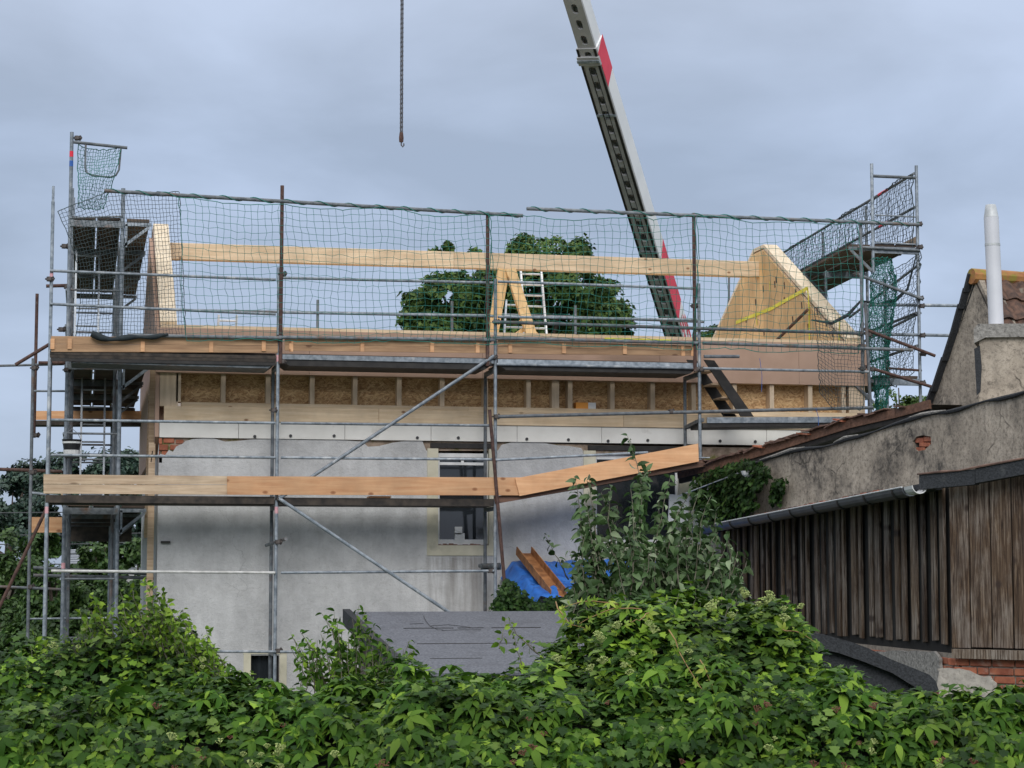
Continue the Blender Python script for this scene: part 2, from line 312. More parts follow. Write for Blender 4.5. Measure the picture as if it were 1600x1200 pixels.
def osb():
    m, nd, lk, b = newmat('osb_board'); c0 = coords(nd, lk, (1, 1, 1))
    cols = None
    for i, (rot, s) in enumerate((((0, .7, 0), 1), ((0, -.8, 0), 1), ((0, 1.5, 0), 1))):
        mpn = nd.new('ShaderNodeMapping'); mpn.vector_type = 'TEXTURE'; mpn.inputs['Rotation'].default_value = rot; mpn.inputs['Scale'].default_value = (1/58, 1/58, 1/15)
        mpn.inputs['Location'].default_value = (i*3.1, 0, i*1.7); lk.new(c0, mpn.inputs[0])
        v = nd.new('ShaderNodeTexVoronoi'); v.inputs['Scale'].default_value = 1.0; lk.new(mpn.outputs[0], v.inputs[0])
        sc_ = nd.new('ShaderNodeSeparateColor'); lk.new(v.outputs['Color'], sc_.inputs[0])
        c = ramp(nd, lk, sc_.outputs[0], [(0, (.30,.16,.07)), (.45, (.50,.31,.145)), (1, (.68,.48,.26))])
        if cols is None: cols = c
        else:
            g = ramp(nd, lk, sc_.outputs[1], [(.55, 0.0), (.6, 1.0)]); cols = mixc(nd, lk, g, cols, c)
    lk.new(cols, b.inputs['Base Color']); b.inputs['Roughness'].default_value = .75
    return m
M['osb'] = osb()
def oldboard(nm='weathered_barn_board', tone=1.0):
    m, nd, lk, b = newmat(nm)
    h = nz(nd, lk, coords(nd, lk, (16, 16, .7), True), 3.4, 9, .72, .6); c = ramp(nd, lk, h, [(.34, (.018,.011,.008)), (.5, (.092,.062,.040)), (.66, (.28,.24,.195))])
    oi = nd.new('ShaderNodeObjectInfo'); r = ramp(nd, lk, oi.outputs['Random'], [(0, (.42*tone,.34*tone,.27*tone)), (.6, (.82*tone,.72*tone,.61*tone)), (1, (1.2*tone,1.12*tone,1.0*tone))]); c = mixc(nd, lk, 1.0, c, r, 'MULTIPLY')
    h2 = nz(nd, lk, coords(nd, lk, (1, 1, .5), True), 3.4, 6, .6); k = ramp(nd, lk, h2, [(.42, 0.0), (.66, .85)]); c = mixc(nd, lk, mixc(nd, lk, 1.0, k, ramp(nd, lk, h, [(.4, 0.0), (.6, 1.0)]), 'MULTIPLY'), c, (.30, .27, .24))
    v = nd.new('ShaderNodeTexVoronoi'); v.voronoi_dimensions = '2D'; v.inputs['Scale'].default_value = 5; lk.new(flat2(nd, lk, coords(nd, lk, (1, 1, .6), True), 2), v.inputs[0])
    sc_ = nd.new('ShaderNodeSeparateColor'); lk.new(v.outputs['Color'], sc_.inputs[0]); gk = ramp(nd, lk, sc_.outputs[0], [(.45, 0.0), (.5, 1.0)]); k = mixc(nd, lk, 1.0, ramp(nd, lk, v.outputs['Distance'], [(.05, .9), (.14, 0.0)]), gk, 'MULTIPLY'); c = mixc(nd, lk, k, c, (.035, .02, .014))
    lk.new(c, b.inputs['Base Color']); b.inputs['Roughness'].default_value = .85; bump(nd, lk, b, h, .8, .012)
    return m
M['board'] = oldboard(); M['board_grey'] = oldboard('weathered_grey_board', 1.45)
def glass():
    m, nd, lk, b = newmat('dark_window_glass'); b.inputs['Base Color'].default_value = (.018, .022, .026, 1); b.inputs['Roughness'].default_value = .06
    b.inputs['Specular IOR Level'].default_value = .8
    bump(nd, lk, b, nz(nd, lk, coords(nd, lk), 2.5, 2), .05, .02); return m
M['glass'] = glass()
M['tarp'] = plain('blue_tarpaulin', (.015,.10,.42), (.035,.19,.62), 3, .5, 0, bmp=.3, spots=((.012,.07,.28), 7, .52, .7), dist=.03)
M['creeper'] = leafmat('creeper_leaf', [(0, (.024,.068,.008)), (.4, (.05,.125,.012)), (.75, (.095,.19,.02)), (1, (.20,.32,.04))], spec=.16, rough=.6)
M['creeper_yellow'] = leafmat('young_creeper_leaf', [(0, (.16,.28,.03)), (.5, (.24,.36,.05)), (1, (.36,.42,.06))], trans=.35)
M['ivy'] = leafmat('ivy_leaf', [(0, (.014,.042,.008)), (.5, (.036,.088,.014)), (.85, (.08,.155,.026)), (1, (.18,.28,.06))], rough=.5, spec=.2)
M['ivy_light'] = leafmat('bright_ivy_leaf', [(0, (.065,.14,.012)), (.5, (.14,.26,.02)), (1, (.30,.45,.05))], rough=.5, spec=.2)
M['apple'] = leafmat('apple_leaf', [(0, (.03,.068,.02)), (.5, (.07,.13,.042)), (.85, (.12,.185,.08)), (1, (.27,.33,.2))], trans=.12, spec=.25)
M['oak'] = leafmat('oak_leaf', [(0, (.03,.065,.018)), (.5, (.07,.13,.03)), (1, (.14,.2,.06))], trans=.2, spec=.15)
M['far'] = leafmat('haze_tinted_leaf', [(0, (.028,.055,.045)), (.5, (.042,.078,.058)), (1, (.065,.11,.07))], trans=.1)  # distance haze is put into this leaf colour, no haze volume
M['garden'] = leafmat('garden_tree_leaf', [(0, (.024,.06,.015)), (.5, (.05,.105,.026)), (1, (.09,.16,.04))], trans=.2)
M['ivy_dark'] = leafmat('dark_ivy_leaf', [(0, (.008,.026,.005)), (.6, (.022,.058,.011)), (1, (.05,.10,.02))], rough=.5, spec=.2)
M['umbel'] = plain('pale_ivy_flower', (.22,.28,.08), (.38,.44,.16), 40, .8, 0, bmp=.5)
M['berry'] = plain('red_brown_berry_stalk', (.10,.035,.02), (.2,.07,.04), 20, .7, 0, bmp=.2)

# ------------------------------------------------------------------ ground
g = MB(); g.add([(-900,-200,0),(900,-200,0),(900,1800,0),(-900,1800,0)], [(0,1,2,3)])
tag(g.build('ground', M['ground']), kind='structure')

# ------------------------------------------------------------------ house under construction
XL, XR, YF, YB, YR = 1.52, 11.95, 1.05, 9.3, 5.25
house = thing('house', ((XL+XR)/2, (YF+YB)/2, 0), 'grey white plastered house whose new timber storey and ridge beam stand open to the sky', 'house')
def pf(x, y): p = PY(x, y, YF); return Vector((p.x, YF, p.z))
# plaster skin with a ragged top and openings that reach it
top = [(246,716),(250,709),(258,711),(264,703),(270,706),(276,697),(284,694),(290,689),(302,686),(330,684),(352,690),(372,689),(398,686),(440,684),(470,687),(505,686),
       (540,688),(566,690),(575,698),(592,697),(612,692),(640,688),(660,689),(666,704)]
win = [(683,704),(683,852),(765,852),(765,704)]
mid = [(778,704),(784,695),(800,691),(830,690),(850,692),(872,696),(890,697),(908,700),(913,708)]
win2 = [(930,708),(930,852),(1062,852),(1062,706)]
tail = [(1080,704),(1100,703),(1200,706),(1300,707)]
pts = [Vector((XL, YF, 0)), Vector((XL, YF, 4.9))] + [pf(*p) for p in top+win+mid+win2+tail] + [Vector((XR, YF, 4.85)), Vector((XR, YF, 0))]
hole = [pf(x, y) for x, y in ((392,1024),(436,1024),(436,1090),(392,1090))]
MB().prism(pts, (0, .03, 0), [hole]).build('plaster_wall', M['plaster'], house)
mh = [[pf(x, y)+Vector((0, .032, 0)) for x, y in q] for q in (((683,704),(765,704),(765,852),(683,852)), ((930,710),(1062,710),(1062,852),(930,852)), ((392,1024),(436,1024),(436,1090),(392,1090)))]
MB().prism([(XL+.012,YF+.032,0),(XR,YF+.032,0),(XR,YF+.032,4.93),(8.6,YF+.032,4.93),(6.5,YF+.032,4.96),(XL+.012,YF+.032,4.97)], (0, .3, 0), mh).build('masonry_wall', M['masonry'], house)
MB().box((XL+.3, 1.5, 0), (XR-.3, 1.52, 4.9)).build('interior_shade_sheet', M['dark'], house)  # black sheet, the room's shade is put into its colour
MB().box((XL, YF+.34, 0), (XL+.24, YB, 5.18)).build('side_wall', M['plaster'], house)
MB().box((XR-.24, YF+.34, 0), (XR, YB, 5.18)).build('side_wall', M['plaster'], house)
MB().box((XL+.25, YB-.25, 0), (XR-.25, YB, 6.45)).build('rear_wall', M['plaster'], house)
MB().box((XL+.25, YF+.36, 5.0), (XR-.25, YB-.26, 5.18)).build('floor_slab', M['spruce'], house)
# bricks bared at the corner
for x, y, wd, ht, d in ((245,689,17,9,.006),(264,688,17,8,.016),(250,699,25,9,.002),(273,699,14,8,.012),(243,709,14,9,.0),(260,709,15,8,.01),(281,690,12,6,.02),(246,719,16,9,.004)):
    a = pf(x-wd/2, y+ht/2); b = pf(x+wd/2, y-ht/2)
    MB().box((max(a.x, XL-.002), YF-.004+d, a.z), (b.x, YF+.031, b.z)).build('brick', M['brick'], house, bevel=.006)
# insulation band with dowels
xs = [XL, 2.62, 4.12, 5.36, 6.62, 7.88, 9.14, 10.4, XR]
for i in range(len(xs)-1):
    j = .003*random.random()
    MB().box((xs[i]+.003, YF-.022-j, 4.965), (xs[i+1]-.003, YF+.3, 5.198)).build('insulation_panel', M['eps'], house)
dm = None
for i, (x, y) in enumerate(((398,682),(454,681),(522,681),(585,680),(652,684),(716,684),(823,686),(888,687),(950,689),(1012,688),(1125,689),(1180,690))):
    p = PY(x, y, YF-.026); b = MB(); b.tube([(p.x, YF-.04, p.z), (p.x, YF-.022, p.z)], .022, 10); o = b.build('dowel', M['dowel'], house)
# timber frame
for a, b in ((XL+.06, 4.6), (4.603, 8.2), (8.203, XR)): MB().box((a, YF-.05, 5.2), (b, YF+.2, 5.40)).build('sill_beam', M['spruce'], house, bevel=.004)
for a, b in ((XL+.3, 5.9), (5.903, XR)): MB().box((a, YF-.03, 5.402), (b, YF+.2, 5.462)).build('bottom_plate', M['spruce'], house)
MB().box((XL, YF-.03, 5.402), (XL+.25, YF+.2, 5.87)).build('corner_post', M['spruce_z'], house)
MB().box((XR-.25, YF-.03, 5.464), (XR, YF+.2, 5.87)).build('corner_post', M['spruce_z'], house)
MB().box((XL+.25, YF+.16, 5.464), (XR-.25, YF+.2, 5.87)).build('osb_sheet', M['osb'], house)
for x in (279,349,419,488,555,624,691,759,826,868,891,957,1020,1084,1148,1206,1266,1318):
    p = PY(x, 605, YF-.03); wd = .045 if x not in (868,) else .075
    MB().box((p.x-wd*.72, YF-.03, 5.464), (p.x+wd*.72, YF+.158, 5.868)).build('stud', M['spruce_z'], house)
for i, (a, b) in enumerate(((XL-.06, 3.6), (3.6, 6.1), (6.1, 8.75), (8.75, 10.9), (10.9, XR+.03))):
    MB().box((a+.002, YF-.075, 5.872), (b-.002, YF-.033, 6.50)).build('fascia_panel', M['fibre'], house)
for a, b in ((XL, 5.2), (5.203, 9.1), (9.103, XR)): MB().box((a, YF-.06, 6.502), (b, YF+.25, 6.545)).build('top_plate', M['spruce'], house)
MB().box((XL+.02, YF-.03, 5.872), (XR-.02, YF+.2, 6.5)).build('wall_frame', M['spruce'], house)
# gable walls
def rake(y):   # height of the gable edge
    return min(8.62, 6.56 + (y-1.2)*(8.62-6.56)/(4.95-1.2), 6.56 + (9.25-y)*(8.62-6.56)/(9.25-5.5))
gp = [(YF+.26,5.2),(YB,5.2),(YB,6.56),(5.5,8.55),(4.95,8.55),(YF+.26,6.56)]
for x0, x1 in ((XL, XL+.22), (XR-.22, XR)):
    MB().prism([(x0, y, z) for y, z in gp], (x1-x0, 0, 0)).build('gable_wall', M['fibre'] if x0 < 5 else M['spruce_z'], house)
    for (ya, za), (yb, zb) in (((1.16,6.585),(4.95,8.6)), ((4.953,8.603),(5.5,8.603)), ((5.503,8.6),(9.3,6.58))):
        MB().bar((x0+.11, ya, za), (x0+.11, yb, zb), .235, .06).build('rake_board', M['spruce_y'], house)
for k, (z0, z1) in enumerate(((4.9, 6.5),)):
    MB().prism([(XL-.06,y,z) for y, z in ((YF-.03,4.97),(YF+.35,4.75),(YB,4.75),(YB,6.6),(5.25,8.45),(YF+.2,6.5),(YF-.03,6.5))], (.055, 0, 0)).build('gable_cladding', M['fibre'], house)
for a, b in (((XL-.09, YF+.05, 6.2), (XL-.09, 1.7, 3.9)), ((XL-.1, 1.5, 5.6), (XL-.1, 2.5, 3.6)), ((XL-.09, 1.2, 4.9), (XL-.09, 1.25, 2.2))):
    MB().bar(a, b, .05, .09, (1, 0, 0)).build('side_batten', M['plank_old'], house)
ys = [1.32, 2.45, 3.7, 4.95, 6.2, 7.45, 9.0]
for i in range(6):
    a, b = ys[i]+.004, ys[i+1]-.004; q = [(a, 5.3), (b, 5.3), (b, rake(b)-.09)] + ([(5.5, rake(5.5)-.09)] if a < 5.5 < b else []) + [(a, rake(a)-.09)]
    MB().prism([(XR-.245, y, z) for y, z in q], (.022, 0, 0)).build('sheathing_panel', M['prop'], house)
for x, y in ((1192,452),(1210,445),(1225,447),(1212,438),(1180,473),(1243,458),(1252,478),(1193,520),(1238,500),(1276,487),(1290,505),(1165,500),(1225,470),(1300,522),(1262,512)):
    p = PX(x, y, XR-.247); MB().bar(p+Vector((0, -.03, -.05)), p+Vector((0, -.01, .06)), .004, .045, (0, 1, 0)).build('slot', M['spot'], house)
def strap(pts, wd=.05, nm='strap', sink=0):
    b = MB()
    for p, q in zip(pts, pts[1:]):
        p = PX(*p, XR-.252); q = PX(*q, XR-.252); d = (q-p).normalized(); s = d.cross(Vector((1, 0, 0)))*wd/2
        b.add([p-s, p+s, q+s, q-s, p-s-Vector((.003,0,0)), p+s-Vector((.003,0,0)), q+s-Vector((.003,0,0)), q-s-Vector((.003,0,0))], [(0,1,2,3),(4,5,6,7),(0,1,5,4),(2,3,7,6)])
    b.build(nm, M['yellow'], house)
strap([(1150,504),(1205,482),(1262,450)], .06); strap([(1262,450),(1264,475),(1265,538)], .05); strap([(1312,495),(1311,540)], .05); strap([(1203,440),(1203,455)], .02); strap([(1181,485),(1183,508)], .03)
# ridge beam
zr0, zr1 = 8.1, 8.365
for a, b in ((XL+.2, 6.42), (6.423, XR-.2)): MB().box((a, 5.13, zr0), (b, 5.30, zr1)).build('ridge_beam', M['spruce'], house, bevel=.006)
for p, q, wd in ((PY(787,421,5.05), PY(762,560,5.02), .19), (PY(797,421,5.0), PY(842,560,4.6), .17)):
    d = (q-p); MB().bar(p+Vector((0,0,.0)), p+d*1.12, .09, wd, (1,0,0)).build('ridge_prop', M['prop'], house)
for p, q in ((PY(800,528,4.9), PY(830,506,4.9)), (PY(846,530,4.85), PY(812,500,4.85))):
    MB().bar(p, q, .04, .07).build('prop_cleat', M['prop'], house)

def window(ox0, ox1, oy0, oy1, sx0, sx1, sy1, nm='window', right=True):
    a = pf(ox0, oy1); b = pf(ox1, oy0); s0 = pf(sx0, sy1); s1 = pf(sx1, sy1)
    fr = MB(); y0 = YF-.02
    fr.box((s0.x, y0, s0.z), (a.x+.01, YF+.14, b.z+.02)); fr.box((b.x-.01, y0, s0.z), (s1.x, YF+.14, b.z+.02)); fr.box((a.x+.01, y0, s0.z), (b.x-.01, YF+.14, a.z))
    w_ = fr.build(nm, M['cream'], house)
    t = .035; f = MB(); yy = (YF+.08, YF+.13)
    zt = b.z-.06
    f.box((a.x+.012, yy[0], a.z+.003), (a.x+.012+t, yy[1], zt)); f.box((b.x-.012-t, yy[0], a.z+.003), (b.x-.012, yy[1], zt)); f.box((a.x+.012, yy[0]-.002, a.z+.001), (b.x-.012, yy[1]-.002, a.z+.085))
    f.box((a.x+.012, yy[0]-.002, zt-.04), (b.x-.012, yy[1]-.002, zt+.02)); f.box((a.x+.012, yy[0]-.002, zt-.15), (b.x-.012, yy[1]-.002, zt-.11))
    xm = (a.x+b.x)/2
    f.box((xm-.02, yy[0]+.004, zt-.12), (xm+.02, yy[1]-.004, zt+.018))
    f.build('window_frame', M['white'], w_)
    MB().box((a.x+.04, YF+.1, a.z+.05), (b.x-.04, YF+.106, zt-.02)).build('pane', M['glass'], w_)
    l = MB(); l.box((a.x-.1, YF+.0, b.z+.03), (b.x+.1, YF+.05, b.z+.1)); l.build('gap_shade_strip', M['soil'], w_)  # black strip painted in for the dark gap above the window
    rg = MB()
    x = a.x+.03
    while x < b.x-.03:
        n = x+random.uniform(.03, .08); rg.box((x, YF+.04, a.z-.0), (min(n, b.x), YF+.079, a.z+random.uniform(.008, .03))); x = n
    rg.build('crumbling_sill', M['rubble'], w_)
    return w_
w1 = window(683,765,704,852,667,776,868)
w2 = window(930,1062,708,852,912,1078,870)
for x, y, s in ((716,829,6),(718,841,8)):
    p = PY(x, y, YF+.095); k = s/3200*29; MB().box((p.x-k, p.y-.02, p.z-k), (p.x+k, p.y, p.z+k)).build('paper_label', M['white'], w1)
b = MB(); a0 = pf(378,1020); a1 = pf(448,1085)
for x0, x1, y0, y1 in ((380,392,1022,1090),(436,448,1022,1090)): 
    p = pf(x0, y1); q = pf(x1, y0); b.box((p.x, YF-.015, p.z), (q.x, YF+.1, q.z))
p = pf(380,1022); q = pf(448,1016); b.box((p.x, YF-.015, p.z), (q.x, YF+.1, q.z)); w3 = b.build('window', M['cream'], house); p = pf(392,1090); q = pf(436,1024)
MB().box((p.x+.002, YF+.14, p.z), (q.x-.002, YF+.15, q.z)).build('pane', M['glass'], w3)
# wall hook, bracket
p = PY(258,847,YF); MB().bar(p+Vector((-.06,-.03,0)), p+Vector((.07,-.03,0)), .05, .03).build('wall_bracket', M['soil'], house)
MB().tube([PY(236,722,YF)+Vector((0,-.02,0)), PY(238,705,YF)+Vector((0,-.06,0))], .008, 6).build('wall_hook', M['soil'], house)

# ------------------------------------------------------------------ scaffolds
R0 = .0242
def tube_part(name, p, q, mat, parent, r=R0, n=10): return MB().tube([p, q], r, n).build(name, mat, parent, smooth=False)
cup_me = None
def coupler(p, parent, wide=False):
    global cup_me
    if cup_me is None:
        b = MB(); b.tube([(0,0,-.03),(0,0,.03)], .036, 8); b.bar((.0,-.04,0),(.0,.05,0), .05, .045); b.tube([(-.055,0,0),(.06,0,0)], .012, 6); b.bar((.03,.0,-.02),(.055,.03,.03), .02, .05)
        o = b.build('coupler', M['coupler'], parent); cup_me = o.data
        o.location = p; return o
    o = link('coupler', cup_me, parent); o.location = p; return o
front = thing('scaffold', (6, .4, 0), 'long tube scaffold standing across the whole front of the plastered house', 'scaffold')
XP = [PY(x, y, 0).x for x, y in ((77,600),(434,600),(774,600),(1093,600),(1347,500))]
# poles (x index, z bottom, z top, Y, material)
MB().tube([(XP[0],0,0),(XP[0],0,8.05),(XP[0]+.0,0,8.06),(XP[0],0,8.26)], [R0,R0,.018,.018], 10).build('pole', M['galv'], front)
for i, zt in ((1, 7.25), (2, 7.18)): tube_part('pole', (XP[i],0,0), (XP[i],0,zt), M['galv'], front)
tube_part('pole', (XP[3],0,4.72), (XP[3],0,7.2), M['galv'], front)
tube_part('pole', (XP[4],0,5.95), (XP[4],0,8.2), M['galv_old'], front)
MB().box((XP[3]-.12, -.08, 4.70), (XP[3]+.12, .08, 4.715)).build('base_plate', M['galv'], front)
for x, y0, y1, mm in ((441,290,568,'rust'),(762,331,572,'rust'),(1084,333,580,'rust')):
    a = PY(x, y0, -.055); c = PY(x, y1, -.055); tube_part('extension_pole', (a.x,-.055,a.z), (a.x,-.055,c.z), M[mm], front, .026)
for i, z0, z1 in ((0,0,5.9),(1,0,5.92),(2,0,5.93),(3,4.7,5.93)):
    tube_part('inner_pole', (XP[i],.73,z0), (XP[i],.73,z1), M['galv_old'], front)
for z in (5.93, 4.0, 2.02):
    for i in range(4):
        if i == 3 and z < 5: continue
        MB().bar((XP[i],.0,z-.03),(XP[i],.73,z-.03), .05, .055).build('transom', M['galv_old'], front)
def rail(x0,y0,x1,y1,mm='galv',Y=-.0,r=R0*.8,parent=None,nm='ledger', couple=False):
    p = PY(x0,y0,Y); q = PY(x1,y1,Y); o = tube_part(nm, p, q, M[mm], parent or front, r)
    if couple:
        for e in (p, q): coupler(e, parent or front)
    return o
YO = -.035
for a in ((78,423,431,437),(439,434,771,442),(778,440,1090,451),(78,475,431,491),(439,488,771,494),(778,495,1090,500),
          (80,656,430,661),(439,661,769,665),(80,711,430,715),(439,715,770,718),(770,719,1012,707),(439,895,772,892),(64,1017,600,1019),
          (776,569,1357,581)):
    rail(*a, 'galv', YO)
rail(80,892,430,895,'white_steel',YO)
rail(776,651,1364,637,'galv_old',YO,R0); rail(770,503,1343,521,'galv_old',YO-.04,R0)
rail(200,524,440,528,'galv_old',YO-.05,R0); rail(436,527,774,531,'galv_old',YO-.05,R0); rail(770,528,1090,536,'galv_old',YO-.06,R0); rail(1098,536,1426,547,'galv_old',YO-.05,R0)
rail(1100,557,1155,557,'galv_old',YO,R0)
TR = [((163,298),(817,337)),((823,326),(1436,351))]
for (a, b) in TR: rail(*a, *b, 'galv_old', -.07, R0*1.05, nm='top_rail')
# diagonals, raking tube
rail(436,779,772,556,'galv',-.06,R0); rail(436,779,702,957,'galv',-.06,R0)
p = PY(765,640,-.12); q = PY(788,908,-.12); tube_part('raking_tube', p, q, M['rust'], front)
# flattened ends of braces and clamps
for x, y in ((436,779),(771,558),(441,428),(441,565),(762,434),(762,568),(1084,478),(1088,577),(434,847),(427,641),(766,892),(1095,577),(1343,521),(1345,541),(1347,576),(775,503),(775,651),(1048,643),(436,527),(762,531),(1086,536),(77,436),(434,1017)):
    coupler(PY(x, y, -.03), front)
tube_part('stub_tube', PY(416,852,.7), PY(447,842,.0), M['galv_old'], front); tube_part('stub_tube', PY(750,884,.6), PY(775,884,.0), M['galv_old'], front, .03)
for y in (797, 560): 
    p = PY(434, y, 0); MB().tube([(XP[1],0,p.z-.045),(XP[1],0,p.z+.045)], R0*1.05, 10).build('marking_tape', M['pink'], front)
for y in (432, 797): 
    p = PY(78, y, 0); MB().tube([(XP[0],0,p.z-.045),(XP[0],0,p.z+.045)], R0*1.05, 10).build('marking_tape', M['pink'], front)
# upper decks: planks and steel frame edge
for i in range(3):
    a, b = XP[i]+(.03 if i else -.02), XP[i+1]-.03
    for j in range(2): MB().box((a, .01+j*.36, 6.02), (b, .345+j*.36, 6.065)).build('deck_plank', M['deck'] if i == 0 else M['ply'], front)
    if i == 0:
        for k in range(3): MB().box((a+.02, -.028+.004*k, 5.985-.045*k), (b, -.005+.004*k, 6.02-.045*k+.008)).build('deck_edge', M['deck'] if k < 2 else M['soil'], front)
        MB().prism([(a+.5,.01,5.93),(a+.3,.01,5.88),(b-.1,.01,5.86),(b,.01,5.93)], (0,.7,0)).build('deck_frame', M['galv_old'], front)
    else:
        MB().box((a, -.03, 5.985), (b, .008, 6.05)).build('deck_edge', M['galv'], front)
        MB().prism([(a,-.01,5.98),(a+.12,-.01,5.90),(b-.12,-.01,5.90),(b,-.01,5.98)], (0,.72,0)).build('deck_frame', M['soil'], front)
# toe boards made of two boards with cleats
ty = [(80,525,550),(434,529,551.5)], [(445,530,548),(762,533,552)], [(778,531,553),(1085,540,556)]
for (x0,ya,yb),(x1,yc,yd) in ty:
    for k in range(2):
        p0 = PY(x0, ya+(yb-ya)*k/2, -.04); p1 = PY(x1, yc+(yd-yc)*k/2, -.04); q0 = PY(x0, ya+(yb-ya)*(k+1)/2-.4, -.04); q1 = PY(x1, yc+(yd-yc)*(k+1)/2-.4, -.04)
        MB().prism([p0,p1,q1,q0], (0,.028,0)).build('toe_board', M['toe'], front)
for x, y in ((82,537),(109,537),(223,541),(330,542),(412,540),(455,541),(566,541),(675,542),(746,543),(797,543),(881,544),(976,545),(1067,548),(1082,548)):
    p = PY(x, y, -.043); MB().box((p.x-.027, -.062, p.z-.075), (p.x+.027, -.042, p.z+.065)).build('cleat', M['plank'], front)
# lower deck, big kick planks
MB().box((XP[0]-.02, -.03, 4.01), (XP[1]-.03, .0, 4.11)).build('deck_edge', M['deck'], front)
MB().box((XP[1]+.03, -.03, 4.0), (XP[2]-.03, .0, 4.1)).build('deck_edge', M['deck'], front)
for i in range(2):
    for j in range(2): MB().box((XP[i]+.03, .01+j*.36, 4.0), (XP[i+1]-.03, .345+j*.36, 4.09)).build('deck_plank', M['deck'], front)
p0 = PY(772,782,0); p1 = PY(1100,722,0)
for j in range(2):
    MB().bar(p0+Vector((0,.17+.36*j,-.02)), p1+Vector((.1,.17+.36*j,-.03)), .34, .06).build('ramp_plank', M['deck'], front)
MB().bar(p0+Vector((0,-.02,0)), p1+Vector((0,-.02,-.01)), .03, .1).build('deck_edge', M['verge'], front)
def plank(nm, q4, mm, Y=-.055, th=.03, off=0):
    MB().prism([PY(x, y, Y) for x, y in q4], (0, th, 0)).build(nm, M[mm], front)
plank('kick_board', [(68,741),(357,744),(357,757),(68,756)], 'plank_old'); plank('kick_board', [(68,756.6),(357,757.6),(357,773),(68,771)], 'plank_old', -.05)
plank('kick_board', [(355,744),(822,746),(822,774),(355,773)], 'plank', -.09)
plank('kick_board', [(805,747.5),(1091,693),(1092,721),(812,775)], 'plank', -.122)
MB().box((PY(577,776,.05).x, .0, 4.105), (PY(610,776,.05).x, .3, 4.13)).build('loose_board', M['plank'], front)
# short aluminium deck at the right
p = PY(1076,657,0); q = PY(1330,657,0); z = p.z
zz = lambda x, y, Y=0: PY(x, y, Y)
MB().prism([zz(1105,652,-.03), zz(1334,651,-.03), zz(1334,660,-.03), zz(1105,661,-.03)], (0,.03,0)).build('deck_edge', M['galv'], front)
MB().prism([zz(1098,661,-.01), zz(1310,660,-.01), zz(1305,665,-.01), zz(1098,668,-.01)], (0,.6,0)).build('deck_frame', M['soil'], front)
MB().bar(zz(1072,668,.73), zz(1097,656,0), .06, .05).build('transom', M['galv_old'], front)
# black steel flight between the decks
st = thing('stair', zz(1140,650,.3), 'black steel flight of steps slanting down beside the brown fascia at right', 'stairs')
for dY, dx in ((0, 0), (.45, -27)):
    MB().prism([PY(1100+dx,562,.25+dY), PY(1116+dx,563,.25+dY), PY(1178+dx,651,.25+dY), PY(1158+dx,651,.25+dY)], (0,.03,0)).build('stringer', M['soil'], st)
for k in range(4):
    p = PY(1108+k*16, 578+k*21, .28); MB().box((p.x-.12, .29, p.z-.02), (p.x+.1, .69, p.z)).build('tread', M['plank_old'], st)

# ---- left gable scaffold
lg = thing('scaffold', (.6, 5, 0), 'tall scaffold tower running back along the left gable with decks seen from below', 'scaffold')
YS = [1.0, 3.57, 6.14, 8.71]
for k, y in enumerate(YS):
    zt = 9.22 if k != 1 else 8.9
    tube_part('pole', (.25,y,0), (.25,y,zt), M['galv'], lg, .027); tube_part('pole', (.97,y,0), (.97,y,8.45 if k == 0 else 8.1), M['galv'], lg, .03)
    if k == 0:
        tube_part('pole', (.32,y+.12,0), (.32,y+.12,6.0), M['galv_old'], lg); tube_part('pole', (.9,y+.15,0), (.9,y+.15,7.2), M['galv_old'], lg)
    for z in (2.0, 4.0, 6.0, 8.0):
        MB().bar((.25,y-.02,z-.07),(.97,y-.02,z-.07), .04, .09).build('transom', M['galv_old'], lg)
        b = MB(); b.bar((1.0,y-.02,z-.06),(1.36,y-.02,z-.06), .03, .05); b.bar((1.0,y-.02,z-.36),(1.34,y-.02,z-.09), .03, .04); b.bar((1.02,y-.02,z-.38),(1.02,y-.02,z-.06), .03, .03)
        b.build('bracket', M['galv'] if k == 0 else M['galv_old'], lg)
        if z < 8: tube_part('frame_bar', (.25,y,z+1.0), (.97,y,z+1.0), M['galv_old'], lg, .015)
for k in range(3):
    for z in (4.0, 6.0, 8.0):
        for x0, x1 in ((.28,.60),(.62,.94)):
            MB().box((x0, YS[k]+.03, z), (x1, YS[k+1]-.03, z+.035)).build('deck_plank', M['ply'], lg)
            b = MB(); b.box((x0, YS[k]+.03, z-.05), (x0+.02, YS[k+1]-.03, z)); b.box((x1-.02, YS[k]+.03, z-.05), (x1, YS[k+1]-.03, z)); b.build('deck_frame', M['galv_old'], lg)
        MB().box((1.03, YS[k]+.01, z-.02), (1.34, YS[k+1]-.02, z+.025)).build('deck_plank', M['ply'], lg)
    for z in (4.0, 6.0):
        if k > 0: MB().box((.29, YS[k]-.03, z-.16), (1.3, YS[k]-.005, z-.01)).build('end_board', M['deck'], lg)
    for z in (3.0, 5.0, 6.5, 7.0, 4.5): tube_part('ledger', (.22,YS[k],z), (.22,YS[k+1],z), M['galv'], lg, .017)
    MB().box((.2, YS[k], 6.04), (.225, YS[k+1], 6.2)).build('toe_board', M['plank_old'], lg)
    MB().box((.2, YS[k], 4.04), (.225, YS[k+1], 4.2)).build('toe_board', M['plank_old'], lg)
MB().box((.27, YS[3]+.03, 3.62), (1.34, YS[3]+.06, 3.98)).build('end_board', M['deck'], lg)
MB().box((.27, YS[3]+.03, 5.7), (1.34, YS[3]+.06, 5.98)).build('end_board', M['deck'], lg)
def lt(x0,y0,x1,y1,Y,mm='rust',r=R0): return tube_part('outrigger_tube', PY(x0,y0,Y), PY(x1,y1,Y), M[mm], lg, r)
